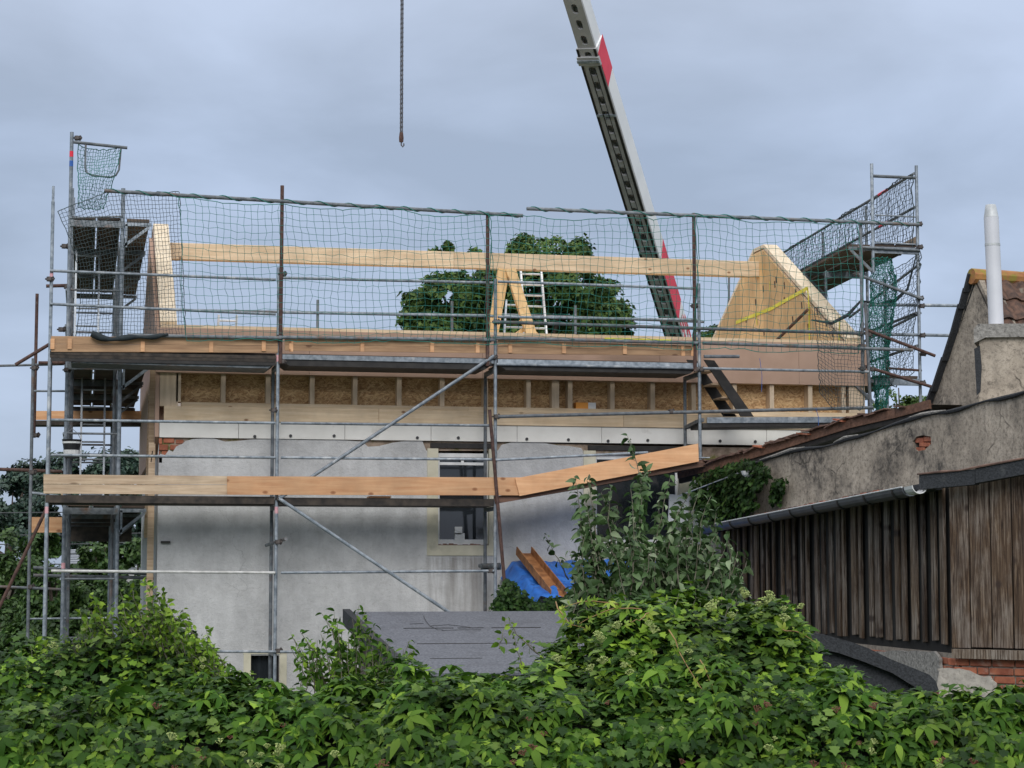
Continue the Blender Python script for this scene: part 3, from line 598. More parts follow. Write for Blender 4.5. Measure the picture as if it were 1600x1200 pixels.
lt(58,459,53,684,1.6); lt(52,560,43,1012,1.2,'galv_old'); lt(-60,573,100,569,1.3,'galv_old',.017); lt(24,570,77,538,.3); lt(60,567,104,567,1.2,'rust'); lt(72,447,108,446,1.1)
lt(-60,731,100,737,1.25); lt(-40,1030,74,792,.6); lt(-60,914,95,921,1.2,'galv_old',.02); lt(52,887,240,897,2.5,'galv_old'); lt(52,899,240,903,2.4,'galv_old')
lt(45,967,190,965,1.3,'galv',.013); lt(50,770,110,778,1.2,'galv',.02); lt(50,611,108,611,1.2,'galv',.015)
for x, y, Y in ((53,575,1.2),(50,738,1.2),(55,680,1.6),(47,917,1.2),(104,448,1.1),(104,378+200,1)): coupler(PY(x,y,Y), lg)
for x, y in ((100,385),(95,515),(120,216)): coupler(PY(x+6,y,1.0)+Vector((-.05,0,0)), lg)
# coloured rings on the tall pole
for y, mm in ((241,'red'),(256,'blue'),(884,'pink')):
    z = PY(117,y,1.0).z; MB().tube([(.25,1,z-.04),(.25,1,z+.04)], .0285, 10).build('marking_tape', M[mm], lg)
# orange toe boards at left end
for q in (((52,642),(222,642),(222,656),(52,656)),): MB().prism([PY(x,y,8.5) for x, y in q], (0,.03,0)).build('end_board', M['plank'], lg)
MB().prism([PY(x,y,1.9) for x, y in ((47,808),(97,808),(97,832),(47,832))], (0,.03,0)).build('end_board', M['plank'], lg)
MB().prism([PY(x,y,8.4) for x, y in ((52,657),(222,657),(222,664),(52,664))], (0,.5,0)).build('deck_plank', M['deck'], lg)
# hooped guard at the top
p = [PY(*a, .95) for a in ((134,224),(133,262),(136,270),(144,274),(172,277),(181,274),(186,265),(189,230))]
MB().tube(p, .014, 8).build('hoop_guard', M['galv_old'], lg)
tube_part('top_rail', PY(115,222,.95), PY(199,231,.95), M['galv_old'], lg, .022)
tube_part('frame_bar', (.25,.97,8.0), (.97,.97,8.05), M['galv_old'], lg, .012)
tube_part('cross_brace', (1.2,4.0,6.1), (1.0,8.3,7.4), M['red'], lg, .015)

def ladder(name, p, q, wd, side, n, mm, label, cat='ladder', r=.018):
    p = Vector(p); q = Vector(q); side = Vector(side).normalized()*wd/2; t = thing(name, p, label, cat, 'ladders on the scaffold and in the open roof')
    for s in (-1, 1): MB().bar(p+side*s, q+side*s, .06, .028, side).build('rail', M[mm], t)
    for k in range(n):
        c = p+(q-p)*((k+.6)/n); tube_part('rung', c-side, c+side, M[mm], t, r, 8)
    return t
ladder('ladder', (.62,3.2,4.08), (.62,3.5,6.45), .34, (1,0,0), 9, 'alu', 'thin grey ladder between the lower and middle decks of the left tower', r=.014)
ladder('ladder', (.5,3.1,6.05), (.5,3.3,8.2), .34, (1,0,0), 8, 'alu', 'grey ladder between the middle and top decks of the left tower', r=.014)
ladder('ladder', PY(842,575,5.6), PY(828,405,6.2), .36, (1,0,0), 10, 'alu_white', 'bright aluminium ladder leaning up to the ridge beam beside the slanting props')
ladder('ladder', PY(800,575,6.2), PY(806,470,6.8), .34, (1,0,0), 6, 'alu', 'lower ladder half hidden behind the slanting ridge props')
ladder('ladder', PY(352,560,2.1), PY(356,492,2.0), .26, (1,0,0), 3, 'alu_white', 'ladder head poking up just above the front wall at left', r=.016)

bk = thing('bucket', (.3, .92, 4.8), 'black and white bucket hung on the left tower pole', 'bucket')
p = PY(112,700,.9); b = MB(); b.tube([p+Vector((0,0,-.14)), p+Vector((0,0,.1)), p+Vector((0,0,.115))], [.095,.13,.14], 14); b.build('body', M['black_bucket'], bk, smooth=False)
b = MB(); b.tube([p+Vector((0,0,.06)), p+Vector((0,0,.085))], [.131,.134], 14); b.tube([p+Vector((0,0,-.1)), p+Vector((0,0,-.03))], [.107,.118], 14); b.build('white_band', M['white'], bk)
MB().tube([p+Vector((-.13,0,.1)), p+Vector((-.08,0,.2)), p+Vector((0,.05,.27)), p+Vector((.08,0,.2)), p+Vector((.13,0,.1))], .005, 6).build('handle', M['galv'], bk)

# ---- right gable scaffold
rg = thing('scaffold', (12.5, 5, 0), 'scaffold behind the right gable with a long deck seen from below', 'scaffold')
def rx(x, y): return x + .082*(y-1.0)
YS2 = [1.0, 3.6, 6.2, 8.8]
for k, y in enumerate(YS2):
    tube_part('pole', (rx(12.11,y),y,3.0 if k else 7.6), (rx(12.11,y),y,9.26 if k == 0 else 8.1), M['galv'], rg, .025)
    tube_part('pole', (rx(12.83,y),y,0), (rx(12.83,y),y,9.26 if k == 0 else 9.1), M['galv'], rg, .025)
    for z in (6.0, 8.0):
        MB().bar((rx(12.11,y),y,z-.06),(rx(12.83,y),y,z-.06), .04, .1).build('transom', M['galv'], rg)
        b = MB(); b.bar((rx(11.72,y),y,z-.05),(rx(12.08,y),y,z-.05), .03, .05); b.bar((rx(11.75,y),y,z-.07),(rx(12.08,y),y,z-.38), .03, .04); b.build('bracket', M['galv_old'], rg)
tube_part('pole', PY(1382,436,1.3), PY(1387,644,1.3), M['galv'], rg); tube_part('pole', PY(1352,473,.75), PY(1361,650,.75), M['galv_old'], rg)
for k in range(3):
    a, b_ = YS2[k]+.02, YS2[k+1]-.02
    for z in (6.0, 8.0):
        for x0, x1 in ((12.15,12.46),(12.49,12.80)):
            MB().prism([(rx(x0,a),a,z),(rx(x1,a),a,z),(rx(x1,b_),b_,z),(rx(x0,b_),b_,z)], (0,0,.04)).build('deck_plank', M['ply'], rg)
        if z > 7: MB().prism([(rx(11.76,a),a,z-.02),(rx(12.07,a),a,z-.02),(rx(12.07,b_),b_,z-.02),(rx(11.76,b_),b_,z-.02)], (0,0,.04)).build('deck_plank', M['ply'], rg)
    for z in (8.62, 9.14, 6.5, 7.0): tube_part('ledger', (rx(12.80,a),a,z), (rx(12.80,b_),b_,z), M['galv_old'], rg, .022)
    MB().bar((rx(12.83,a),a,8.1),(rx(12.83,b_),b_,8.1), .03, .15).build('toe_board', M['plank_old'], rg)
    if k == 0:
        for z in (8.62, 9.14): MB().tube([(rx(12.80,2.3),2.3,z),(rx(12.80,2.8),2.8,z)], .0235, 8).build('marking_tape', M['red'], rg)
def rt(x0,y0,x1,y1,Y,mm='galv_old',r=R0): return tube_part('tie_tube', PY(x0,y0,Y), PY(x1,y1,Y), M[mm], rg, r)
rt(1364,275,1431,278,1.0); rt(1368,336,1431,339,1.0,'galv',.012); rt(1368,379,1431,382,1.0,'galv',.012); rt(1335,427,1441,467,.9,'galv_old'); rt(1350,514,1461,556,.8,'rust'); rt(1350,572,1461,606,.8,'rust')
rt(1350,476,1545,478,1.1,'galv'); rt(1357,522,1530,525,1.0,'galv'); rt(1340,386,1437,391,.95,'galv_old',.02); rt(1384,575,1440,579,1.0,'rust',.018)
tube_part('cross_brace', (12.3,2.5,7.1), (12.86,.98,7.75), M['galv_old'], rg, .02); tube_part('cross_brace', (12.2,2.6,6.55), (12.86,1.0,7.0), M['galv_old'], rg, .02)
rt(1139,433,1139,540,8.5,'galv_old',.02); rt(1139,470,1165,470,8.5,'galv_old',.012)
for x, y, Y in ((1438,466,.95),(1440,478,.95),(1441,524,.95),(1357,523,.8),(1442,553,.9),(1385,533,1.2),(1441,598,.9),(1362,577,.8),(1436,350,.95),(1437,386,.95),(1338,428,.9)): coupler(PY(x,y,Y), rg)

# ---- rear guard rail
rr = thing('scaffold', (6, 10.3, 0), 'distant rear guard rail with three short posts seen over the front wall', 'scaffold')
for a in ((250,484,770,493,10.0),(770,491,1100,503,10.0)): tube_part('ledger', PY(*a[:2],a[4]), PY(*a[2:4],a[4]), M['galv_old'], rr, .024)
for x, y in ((497,468),(707,470),(900,477)):
    p = PY(x, y, 10.0); tube_part('pole', (p.x,10.05,0), (p.x,10.05,p.z), M['galv_old'], rr, .027)
MB().box((2, 9.9, 5.9), (11.5, 10.6, 5.95)).build('deck_plank', M['deck'], rr)

# ------------------------------------------------------------------ nets
def net(name, fn, nu, nv, mat, label, r=.0034, jit=.012, seed=0, edge=True, group=None):
    rnd = np.random.RandomState(seed); P = np.zeros((nu+1, nv+1, 3))
    for i in range(nu+1):
        for j in range(nv+1): P[i, j] = fn(i/nu, j/nv)
    P += rnd.normal(0, jit, P.shape)*np.array([.6, 1, .6])
    lines = [(P[i, :], r) for i in range(nu+1)] + [(P[:, j], r) for j in range(nv+1)]
    if edge: lines += [(P[0, :], r*1.9), (P[nu, :], r*1.9), (P[:, nv], r*1.9), (P[:, 0], r*1.9)]
    V = []; F = []; base = 0
    for L, rr_ in lines:
        n = len(L); d = np.zeros_like(L); d[1:-1] = L[2:]-L[:-2]; d[0] = L[1]-L[0]; d[-1] = L[-1]-L[-2]; d /= np.linalg.norm(d, axis=1, keepdims=True)+1e-9
        a = np.cross(d, np.array([0.05, 1, 0.02])); a /= np.linalg.norm(a, axis=1, keepdims=True)+1e-9; b = np.cross(d, a)
        ring = np.stack([L+rr_*(a*cos(t)+b*sin(t)) for t in (0, 2.094, 4.189)], 1)
        V.append(ring.reshape(-1, 3)); idx = base+np.arange(n*3).reshape(n, 3)
        for k in range(3): F.append(np.stack([idx[:-1, k], idx[:-1, (k+1) % 3], idx[1:, (k+1) % 3], idx[1:, k]], 1))
        base += n*3
    o = np_mesh(name, np.concatenate(V), np.concatenate(F), mat)
    return tag(o, label, 'safety net', 'safety nets hung on the scaffolds')
def pq(a, b, c, d, Y):   # patch given by four picture corners (tl,tr,bl,br) and distances
    A, B, Cc, D = [PY(x, y, yy) for (x, y), yy in zip((a, b, c, d), Y if isinstance(Y, (list, tuple)) else [Y]*4)]
    return lambda u, v: np.array((A*(1-u)+B*u)*(1-v)+(Cc*(1-u)+D*u)*v)
def sag(fn, s=.06, by=.15, lean=.0, k=3.0, ph=0):
    def g(u, v):
        p = fn(u, v).copy(); scl = abs(sin(pi*k*u+ph))
        p[2] -= s*scl*(1-v)**2; p[1] -= by*sin(pi*v)*(.6+.4*sin(9*u+ph)); p[0] += lean*v + .02*sin(7*v+11*u+ph); p[2] += .02*sin(13*u+5*v+ph)
        return p
    return g
net('safety_net', sag(pq((278,308),(765,334),(285,531),(762,536),-.1), lean=.04, k=3), 44, 19, M['net'], 'green safety net between left rail end and middle post above the front deck', seed=1)
net('safety_net', sag(pq((765,335),(1086,337),(764,536),(1086,545),-.1), lean=-.03, k=1), 29, 18, M['net'], 'green safety net hanging between the middle and right brown posts', seed=2)
net('safety_net', sag(pq((1088,337),(1342,347),(1088,545),(1345,552),-.1), lean=-.02, k=1), 23, 18, M['net'], 'green safety net in front of the right gable below the top rail', seed=3)
def lf(u, v):
    tp = PY(90+190*u, 330-30*min(1, u*2.4), -.02+.02*u); bt = PY(118+172*u, 527, -.02)
    p = np.array(tp*(1-v)+bt*v); p[0] += .18*sin(pi*v)*(1-u)*.9; p[1] += .25*sin(pi*v)*sin(pi*u); return p
net('safety_net', lf, 34, 36, M['net_dark'], 'fine dark net draped round the left end of the top front deck', r=.0036, jit=.008, seed=4)
def l2(u, v):
    p = np.array(PY(122+68*u - 4*v*u*6 - (10*max(0, v-.45)*u), 228+2*u+96*v, .95)); p[1] += .1*sin(6*v+3*u); p[2] -= .03*sin(pi*u)*(1-v); return p
net('safety_net', l2, 17, 18, M['net'], 'small green net closing the top of the left tower', r=.004, jit=.014, seed=5)
def r1(u, v):
    y = 1.0+7.6*u; x = rx(12.76, y); return np.array((x-.02*sin(20*u), y, 9.12-.1*v*(1-u)-v*1.05+.03*sin(16*u+5*v)))
net('safety_net', r1, 96, 15, M['net_dark'], 'long dark net along the guard rails of the right gable deck', r=.005, jit=.015, seed=6)
def r2(u, v):
    p = np.array(PY(1374+62*u-2*v*u*3, 440-46*u+(165+46*u-40*abs(u-.4))*v, 1.05)); p[1] += .1*sin(5*u+4*v); return p
net('safety_net', r2, 17, 36, M['net_dark'], 'dark net hanging down below the right gable deck beside the outer pole', r=.004, jit=.02, seed=7)
def r3(u, v):
    wd = 12+7*sin(3*v+1)*(1 if v > .1 else .4); cx = 1378-3*v; a = u*2*pi
    p = PY(cx+wd*cos(a), 405+238*v, 1.0); return np.array(p+Vector((.03*sin(9*v+a*2), .08*sin(a), 0)))
net('safety_net', r3, 34, 52, M['net'], 'gathered green net hanging in a bundle beside the right house corner', r=.0048, jit=.02, seed=8)
def r4(u, v):
    x = 1272+76*u; yb = 640-28*max(0, 1-u*3)**1; p = np.array(PY(x+8*v*(1-u), 480+10*u+(yb-480-10*u)*v, -.16)); p[1] -= .06*sin(pi*v); return p
net('safety_net', r4, 14, 26, M['net_dark'], 'fine dark net over the brown fascia at the right corner', r=.0034, jit=.01, seed=9)
# rolled net lying on the toe board
b = MB(); pts = []; rr_ = []
for k in range(24):
    t = k/23; x = 143+120*t; y = 521+9*sin(pi*min(1, t*1.1)) + (3*sin(t*9)); pts.append(PY(x, y, -.12)); rr_.append(.045*(1-.5*t)+.01*sin(t*17))
b.tube(pts, rr_, 8); tag(b.build('rolled_net', M['net_roll'], smooth=True), 'dark rolled net bundle lying along the left toe board', 'safety net')
b = MB(); b.tube([PY(*q_, 1.2) for q_ in ((1432,398),(1418,452),(1398,470),(1372,476),(1345,470),(1325,492),(1300,505),(1268,500))], [.01,.02,.032,.028,.018,.03,.024,.012], 8)
tag(b.build('rolled_net', M['net_roll'], smooth=True), 'dark rolled net slung in a curve under the right gable deck', 'safety net')
# lacing wound round the top rails
for (a, c), lab in ((TR[0], 'green lacing cord wound round the left top rail'), (TR[1], 'green lacing cord wound round the right top rail')):
    A = PY(*a, -.07); B = PY(*c, -.07); n = int((B-A).length*26); b = MB(); pts = []
    for k in range(n+1):
        t = k/n; an = k*.62 + 1.5*sin(k*.05); pts.append(A+(B-A)*t+Vector((0, cos(an), sin(an)))*.031)
    b.tube(pts, .0065, 5); tag(b.build('lacing_cord', M['net']), lab, 'cord')
# blue cords
for x0, y0, x1, y1, Y, lab in ((1187,560,1190,612,.05,'thin blue cord tied to the tube before the fascia panel'), (1275,638,1279,668,-.06,'thin blue cord dangling over the short aluminium deck')):
    p = PY(x0,y0,Y); q = PY(x1,y1,Y); tag(MB().tube([p, p*.5+q*.5+Vector((.02,0,0)), q], .004, 5).build('cord', M['blue']), lab, 'cord')
# things lying about
p = PY(945,531,.6); q = PY(1048,534,.6)
tag(MB().bar(p, q, .06, .06).build('timber_beam', M['yellow']), 'narrow yellow beam lying on the top front deck left of the right brown post', 'beam')
bx = thing('carton', PY(915,638,YF-.05), 'small orange and white carton on the timber plate below the studs', 'box')
p = PY(900,638,YF-.0); q = PY(919,627,YF-.0); r_ = PY(931,627,YF)
zb = 5.464
MB().box((p.x, YF-.0, zb), (q.x, YF+.12, zb+.09)).build('orange_side', M['orange'], bx); MB().box((q.x+.001, YF-.0, zb), (r_.x, YF+.12, zb+.09)).build('white_side', M['white'], bx)
tag(tube_part('prop_rod', PX(1208,537,XR-.5), PX(1262,484,XR-.3), M['rust'], None, .025), 'rusty steel rod leaning against the inside of the right gable', 'rod')

# ------------------------------------------------------------------ crane behind the house
T1 = PD(1061,530,50.0); TIP = PD(620,-930,33.5); ax = (TIP-T1).normalized(); BASE = T1 - ax*(T1.z-2.2)/ax.z
crane = thing('crane', (BASE.x, BASE.y, 0), 'telescopic crane boom with perforated underside and red bands rising behind the house', 'crane')
sideL = ax.cross(FH).normalized(); toC = sideL.cross(ax).normalized()
if toC.dot(CP-T1) < 0: toC = -toC
if sideL.dot(RT) > 0: sideL = -sideL
th = radians(36); nL = (sideL*sin(radians(90)-th)*1 + toC*sin(th)).normalized()       # faces left and towards us
nL = (sideL*cos(radians(54)) + toC*sin(radians(54))).normalized(); nR = (-sideL*sin(radians(54)) + toC*cos(radians(54))).normalized()
def at(t, x, y, c=None): return T1 + ax*t + nL*x + nR*y
def bx_sec(t0, t1, a0, a1, y0, y1, mat, nm):
    c = [(a0,y0),(a1,y0),(a1,y1),(a0,y1)]; b = MB()
    b.add([at(t0,x,y) for x, y in c]+[at(t1,x,y) for x, y in c], [(3,2,1,0),(4,5,6,7),(0,1,5,4),(1,2,6,5),(2,3,7,6),(3,0,4,7)]); return b.build(nm, mat, crane)
LB = (TIP-T1).length; tb = (BASE-T1).length
def perforated(t0, t1, xf, y0, y1, nm, pitch=.40):
    # face at nL offset xf from y0 to y1, oblong holes through it
    n = int((t1-t0)/pitch); b = MB(); ym = (y0+y1)/2; hw = (y1-y0)*.17
    outer = [(t0,y0),(t1,y0),(t1,y1),(t0,y1)]
    for k in range(n):
        ta = t0+k*(t1-t0)/n; tb_ = t0+(k+1)*(t1-t0)/n; tm = (ta+tb_)/2; hl = (tb_-ta)*.30
        hole_ = []
        for q in range(10):
            an = 2*pi*q/10+.3; cx_ = abs(cos(an))**.6*(1 if cos(an) > 0 else -1); sy_ = abs(sin(an))**.6*(1 if sin(an) > 0 else -1); hole_.append(at(tm+cx_*hl, xf, ym+sy_*hw))
        b.prism([at(ta,xf,y0),at(tb_,xf,y0),at(tb_,xf,y1),at(ta,xf,y1)], nL*-.05, [hole_])
    return b.build(nm, M['boom_grey'], crane)
tc1 = 15.6    # collar position along the boom (picture y about 80)
def tpic(y):     # distance along the boom that shows at picture row y
    lo, hi = -20.0, LB
    for _ in range(40):
        m_ = (lo+hi)/2; P_ = T1+ax*m_-CP; yy = 600-FPX*P_.dot(U3)/P_.dot(F3)
        if yy > y: lo = m_
        else: hi = m_
    return lo
tc1 = tpic(66); s1 = .235; s2 = .205
bx_sec(-tb, tc1, -s1, s1-.3, -s1, s1, M['boom_light'], 'boom_section'); perforated(-tb, tc1, s1, -s1, s1-.004, 'boom_web')
for yy in (-s1, s1-.03): bx_sec(-tb, tc1, s1-.3, s1-.051, yy, yy+.03, M['boom_light'], 'boom_flange')
for e in (-s1+.02, s1-.05): bx_sec(-tb, tc1, s1, s1+.02, e-.02, e+.03, M['soil'], 'web_stiffener')
bx_sec(tc1-.42, tc1-.2, s1-.02, s1+.05, -s1-.03, s1+.012, M['boom_grey'], 'boom_collar'); bx_sec(tc1-.34, tc1-.27, s1+.051, s1+.07, -s1-.04, s1+.01, M['galv'], 'boom_collar')
bx_sec(tc1, LB*.8, -s2, s2-.3, -s2, s2, M['boom_light'], 'boom_section'); perforated(tc1, LB*.8, s2, -s2, s2-.004, 'boom_web', .40)
for yy in (-s2, s2-.03): bx_sec(tc1, LB*.8, s2-.3, s2-.051, yy, yy+.03, M['boom_light'], 'boom_flange')
bx_sec(LB*.8, LB, -.18, .18, -.18, .18, M['boom_light'], 'boom_section'); bx_sec(LB-.2, LB+.5, -.3, .3, -.25, .25, M['boom_grey'], 'boom_head')
def red(y0, y1, y0b, y1b, sz, mat='red', nm='red_band', a=0.0, b_=1.0):   # band on the light right hand face between picture rows
    xa = -sz+2*sz*0; x0, x1 = sz-.01, -sz
    bb = MB(); fa = x0+(x1-x0)*a; fb = x0+(x1-x0)*b_
    q = [at(tpic(y0), fa, sz+.004), at(tpic(y0b), fb, sz+.004), at(tpic(y1b), fb, sz+.004), at(tpic(y1), fa, sz+.004)]
    bb.prism(q, nR*.004); return bb.build(nm, M[mat], crane)
red(74,126,64,116,s1); red(402,492,384,478,s1)
for k, (a0, a1, ya, yb) in enumerate(((.1,.22,492,512),(.35,.5,498,516),(.6,.72,500,530),(.2,.5,508,514),(.15,.3,518,534),(.55,.85,522,527),(.4,.5,530,548),(.8,.95,505,540),(.1,.6,545,560))):
    red(ya, yb, ya-5, yb-9, s1, 'red', 'lettering_stroke', a0, a1)
MB().box((BASE.x-1.2,BASE.y-1.2,1.0),(BASE.x+1.2,BASE.y+1.2,2.6)).build('turret', M['boom_light'], crane, bevel=.1)
MB().box((BASE.x-5,BASE.y-1.25,.55),(BASE.x+5,BASE.y+1.25,1.0)).build('chassis', M['boom_grey'], crane, bevel=.05)
for k in (-4,-2.6,2.4,3.8):
    for s in (-1, 1): MB().tube([(BASE.x+k,BASE.y+s*1.3,.5),(BASE.x+k,BASE.y+s*.95,.5)], .5, 18).build('wheel', M['black_bucket'], crane)
MB().tube([at(-tb*.6, s1+.05, -.05), at(tc1-.5, s1+.04, -.05)], .012, 6).build('hose', M['soil'], crane)
MB().tube([at(-tb*.6, s1+.03, .08), at(tc1-.5, s1+.03, .08)], .008, 6).build('hose', M['soil'], crane)
for k_ in range(3): bx_sec(k_*4.1-1, k_*4.1-.94, s1, s1+.03, -s1+.01, s1-.01, M['galv'], 'web_strap')
# hanging chain
hk = PD(627,222,33.5); chn = thing('lifting_chain', hk, 'double grey lifting chain with a small hook hanging in the sky', 'chain')
link_me = None; z = hk.z+.12; k = 0
V = []; Fc = []
tor = []
for q in range(10):
    an = 2*pi*q/10; c = Vector((.009*cos(an), 0, .024*sin(an)))
    for r in range(4): bn = 2*pi*r/4; tor.append(c+Vector((cos(an)*cos(bn)*.0065, sin(bn)*.0065, sin(an)*cos(bn)*.0065)))
torF = [(q*4+r, q*4+(r+1) % 4, ((q+1) % 10)*4+(r+1) % 4, ((q+1) % 10)*4+r) for q in range(10) for r in range(4)]
for sx_, dz in ((-.013, 0), (.015, .02)):
    bch = MB(); z = hk.z+.12+dz; k = 0; bch.tube([(hk.x+sx_, hk.y, z), (hk.x+sx_, hk.y, TIP.z)], .0125, 6)
    while z < TIP.z:
        bch.add([(hk.x+sx_+(v.x if k % 2 else v.y), hk.y+(v.y if k % 2 else v.x), z+v.z) for v in tor], torF); z += .04; k += 1
        if z > hk.z+8.8: break
    bch.tube([(hk.x+sx_, hk.y, z), (hk.x+sx_, hk.y, TIP.z)], .014, 6)
    o = bch.build('chain_strand', M['chain'], chn); o['kind'] = 'stuff'
b = MB(); b.tube([hk+Vector((0,0,.16)), hk+Vector((0,0,.07)), hk], [.03,.04,.035], 10); b.build('hook_block', M['rust'], chn)
MB().tube([hk, hk+Vector((.0,0,-.05)), hk+Vector((.025,0,-.08)), hk+Vector((.045,0,-.05)), hk+Vector((.04,0,-.02))], .012, 8).build('hook', M['chain'], chn)

# ------------------------------------------------------------------ neighbouring barn and walls (right)
barn = thing('barn', PD(1500,893,19)*1.0, 'old barn of weathered vertical boards on a brick base with grey gutter', 'barn')
barn.location.z = 0
G0 = PD(1096,826,26.8); G1 = PD(1432,762,19.3)
gd = (G1-G0); gdh = Vector((gd.x, gd.y, 0)).normalized(); gn = Vector((-gdh.y, gdh.x, 0))
if gn.dot(RT) > 0: gn = -gn
def gl(t, off=0.0, dz=0.0): return G0+gd*t-gn*off+Vector((0,0,dz))
nb = 31; Ls = gd.length*1.02; eyez = 3.1
MB().prism([gl(-.02,.30,.0), gl(1.03,.30,.0), Vector((*gl(1.03,.30)[:2],0)), Vector((*gl(-.02,.30)[:2],0))], gn*-.15).build('wall', M['dark'], barn)  # near-black backing sheet, paints the shade in the gaps between boards
for i in range(nb):
    t0 = i/nb*1.02; wd = random.uniform(.085, .125)/gd.length; t1 = t0+wd; jit = random.uniform(-.012, .02); zb = 2.385+.045*i/nb+random.uniform(-.015, .015)
    a, b = gl(t0,.26+jit), gl(t1,.26+jit+random.uniform(-.012,.012)); tz = .06
    MB().prism([Vector((a.x,a.y,zb)), Vector((b.x,b.y,zb+random.uniform(-.01,.01))), Vector((b.x,b.y,b.z+tz)), Vector((a.x,a.y,a.z+tz))], gn*-.03).build('board', M['board'], barn, bevel=.004)
K = gl(1.025,.26); K.z = 0
RB = PD(1720,893,18.3); RB.z = 0; fd = (RB-K); fl = fd.length; fd = fd.normalized(); fn = Vector((-fd.y, fd.x, 0))
if fn.dot(CP-K) < 0: fn = -fn
MB().prism([K-fn*.06+UP*0, RB-fn*.06, RB-fn*.06+UP*4.3, K-fn*.06+UP*3.95], fn*-.12).build('wall', M['dark'], barn)  # same black backing, gap shade as colour behind the front boards
x = -.02; i = 0
while x < fl:
    wd = random.uniform(.175,.215); a = K+fd*x+fn*random.uniform(-.01,.015); b = K+fd*(x+wd-.012)+fn*random.uniform(-.01,.015); zb = 2.40+random.uniform(-.01,.01); zt = 3.95+.11*x*1.4
    MB().prism([a+UP*zb, b+UP*zb, b+UP*(zt+.1), a+UP*zt], fn*-.03).build('board', M['board_grey'], barn, bevel=.005); x += wd; i += 1
# skirting beam
MB().bar(K+fd*.02+fn*.05+UP*2.345, RB+fn*.05+UP*2.345, .07, .085).build('skirting_beam', M['board'], barn)
# brick base: courses
def brickrow(o, d, n_, z, length, off=0, k0=0):
    x = off
    while x < length:
        wd = random.uniform(.21,.25) if random.random() > .25 else .115
        p = o+d*x+n_*(random.uniform(-.006,.008)); q = o+d*(min(x+wd-.014, length))+n_*random.uniform(-.006,.008)
        MB().prism([p+UP*z, q+UP*z, q+UP*(z+.063), p+UP*(z+.063)], n_*-.1).build('brick', M['brick'], barn, bevel=.006); x += wd
O2 = gl(.62,.27); O2.z = 0
for r in range(8): brickrow(K, fd, fn, 1.70+r*.076, fl, -.06 if r % 2 else 0)
for r in range(8): brickrow(O2, gdh, gn, 1.70+r*.076, (K-O2).length+.02, -.06 if r % 2 else 0)
MB().prism([K-fn*.02, RB-fn*.02, RB-fn*.02+UP*2.34, K-fn*.02+UP*2.34], fn*-.25).build('mortar_or_shade_bed', M['mortar'], barn)
MB().prism([O2-gn*.02, K-gn*.02, K-gn*.02+UP*2.34, O2-gn*.02+UP*2.34], gn*-.25).build('mortar_or_shade_bed', M['mortar'], barn)
FP = VPlane(1468,19.5,1640,18.6)
class PlN:
    def __init__(s, o, n): s.o = o; s.n = n
    def __call__(s, x, y, off=0): d = ray(x, y); return CP+d*((s.o+s.n*off-CP).dot(s.n)/d.dot(s.n))
PF = PlN(K, fn); PS = PlN(K, gn)
def patch(pl, pts, off, th, n_, mm, nm='render_patch', jig=2):
    q = []
    for i in range(len(pts)):
        a = pts[i]; b = pts[(i+1) % len(pts)]; L_ = math.hypot(b[0]-a[0], b[1]-a[1]); m_ = max(1, int(L_/7))
        for j in range(m_):
            t = j/m_; q.append((a[0]+(b[0]-a[0])*t+random.uniform(-jig,jig), a[1]+(b[1]-a[1])*t+random.uniform(-jig,jig)))
    return MB().prism([pl(x, y, off) for x, y in q], n_*-th).build(nm, M[mm], barn)
patch(PF, [(1466,1044),(1500,1043),(1520,1052),(1545,1058),(1558,1066),(1556,1080),(1560,1110),(1466,1110)], .02, .02, fn, 'render2')
patch(PS, [(1345,1019),(1400,1017),(1458,1018),(1468,1030),(1469,1075),(1440,1070),(1400,1045),(1360,1030)], .03, .03, gn, 'render3', jig=1)
# roof slab, eaves, gutter
WP = VPlane(1110,28.8,1640,21.2)
q = [gl(-.05,0,.03), gl(1.03,0,.03), WP(1640,735), WP(1120,800)]; q[2].z = q[1].z-.05; q[3].z = q[0].z-.05
MB().prism(q, (0,0,-.05)).build('roof', M['felt_dark'], barn)
n_g = 60; b = MB(); rg_ = .086
ring = []
for k in range(9):
    an = pi+pi*k/8; ring.append((cos(an)*rg_, sin(an)*rg_))
for k in range(2):
    P0 = gl(k)-Vector((0,0,.0))+gn*.06; ou = [P0+gn*x_*-1+UP*z_ for x_, z_ in ring]; inn = [P0-gn*x_*.93+UP*z_*.93 for x_, z_ in ring]
    b.v += [tuple(p) for p in ou+inn]
f = []
for k in range(8): f += [(k,k+1,18+k+1,18+k),(9+k+1,9+k,27+k,27+k+1),(k+1,k,9+k,9+k+1),(18+k,18+k+1,27+k+1,27+k)]
f += [(0,18,27,9),(8,17,35,26)]; b.f = f; gt = b.build('gutter', M['zinc'], barn)
MB().tube([gl(0)+gn*.06+gn*rg_+UP*.004, gl(1)+gn*.06+gn*rg_+UP*.004], .008, 8).build('gutter_bead', M['zinc_light'], gt)
for k in range(10):
    t = .03+k*.104; P0 = gl(t)+gn*.06
    MB().tube([P0-gn*x_*1.05+UP*z_*1.05 for x_, z_ in ring], .011, 6).build('gutter_hook', M['soil'], gt)
# loose gutter end piece
P0 = gl(1.0)+gn*.05; P1 = gl(1.028)+gn*.05
b = MB(); b.add([tuple(P-gn*x_*.9*s+UP*(z_*.9*s+.005)) for P in (P0, P1) for s in (1, .9) for x_, z_ in ring], f); b.build('gutter_end', M['white'], gt)
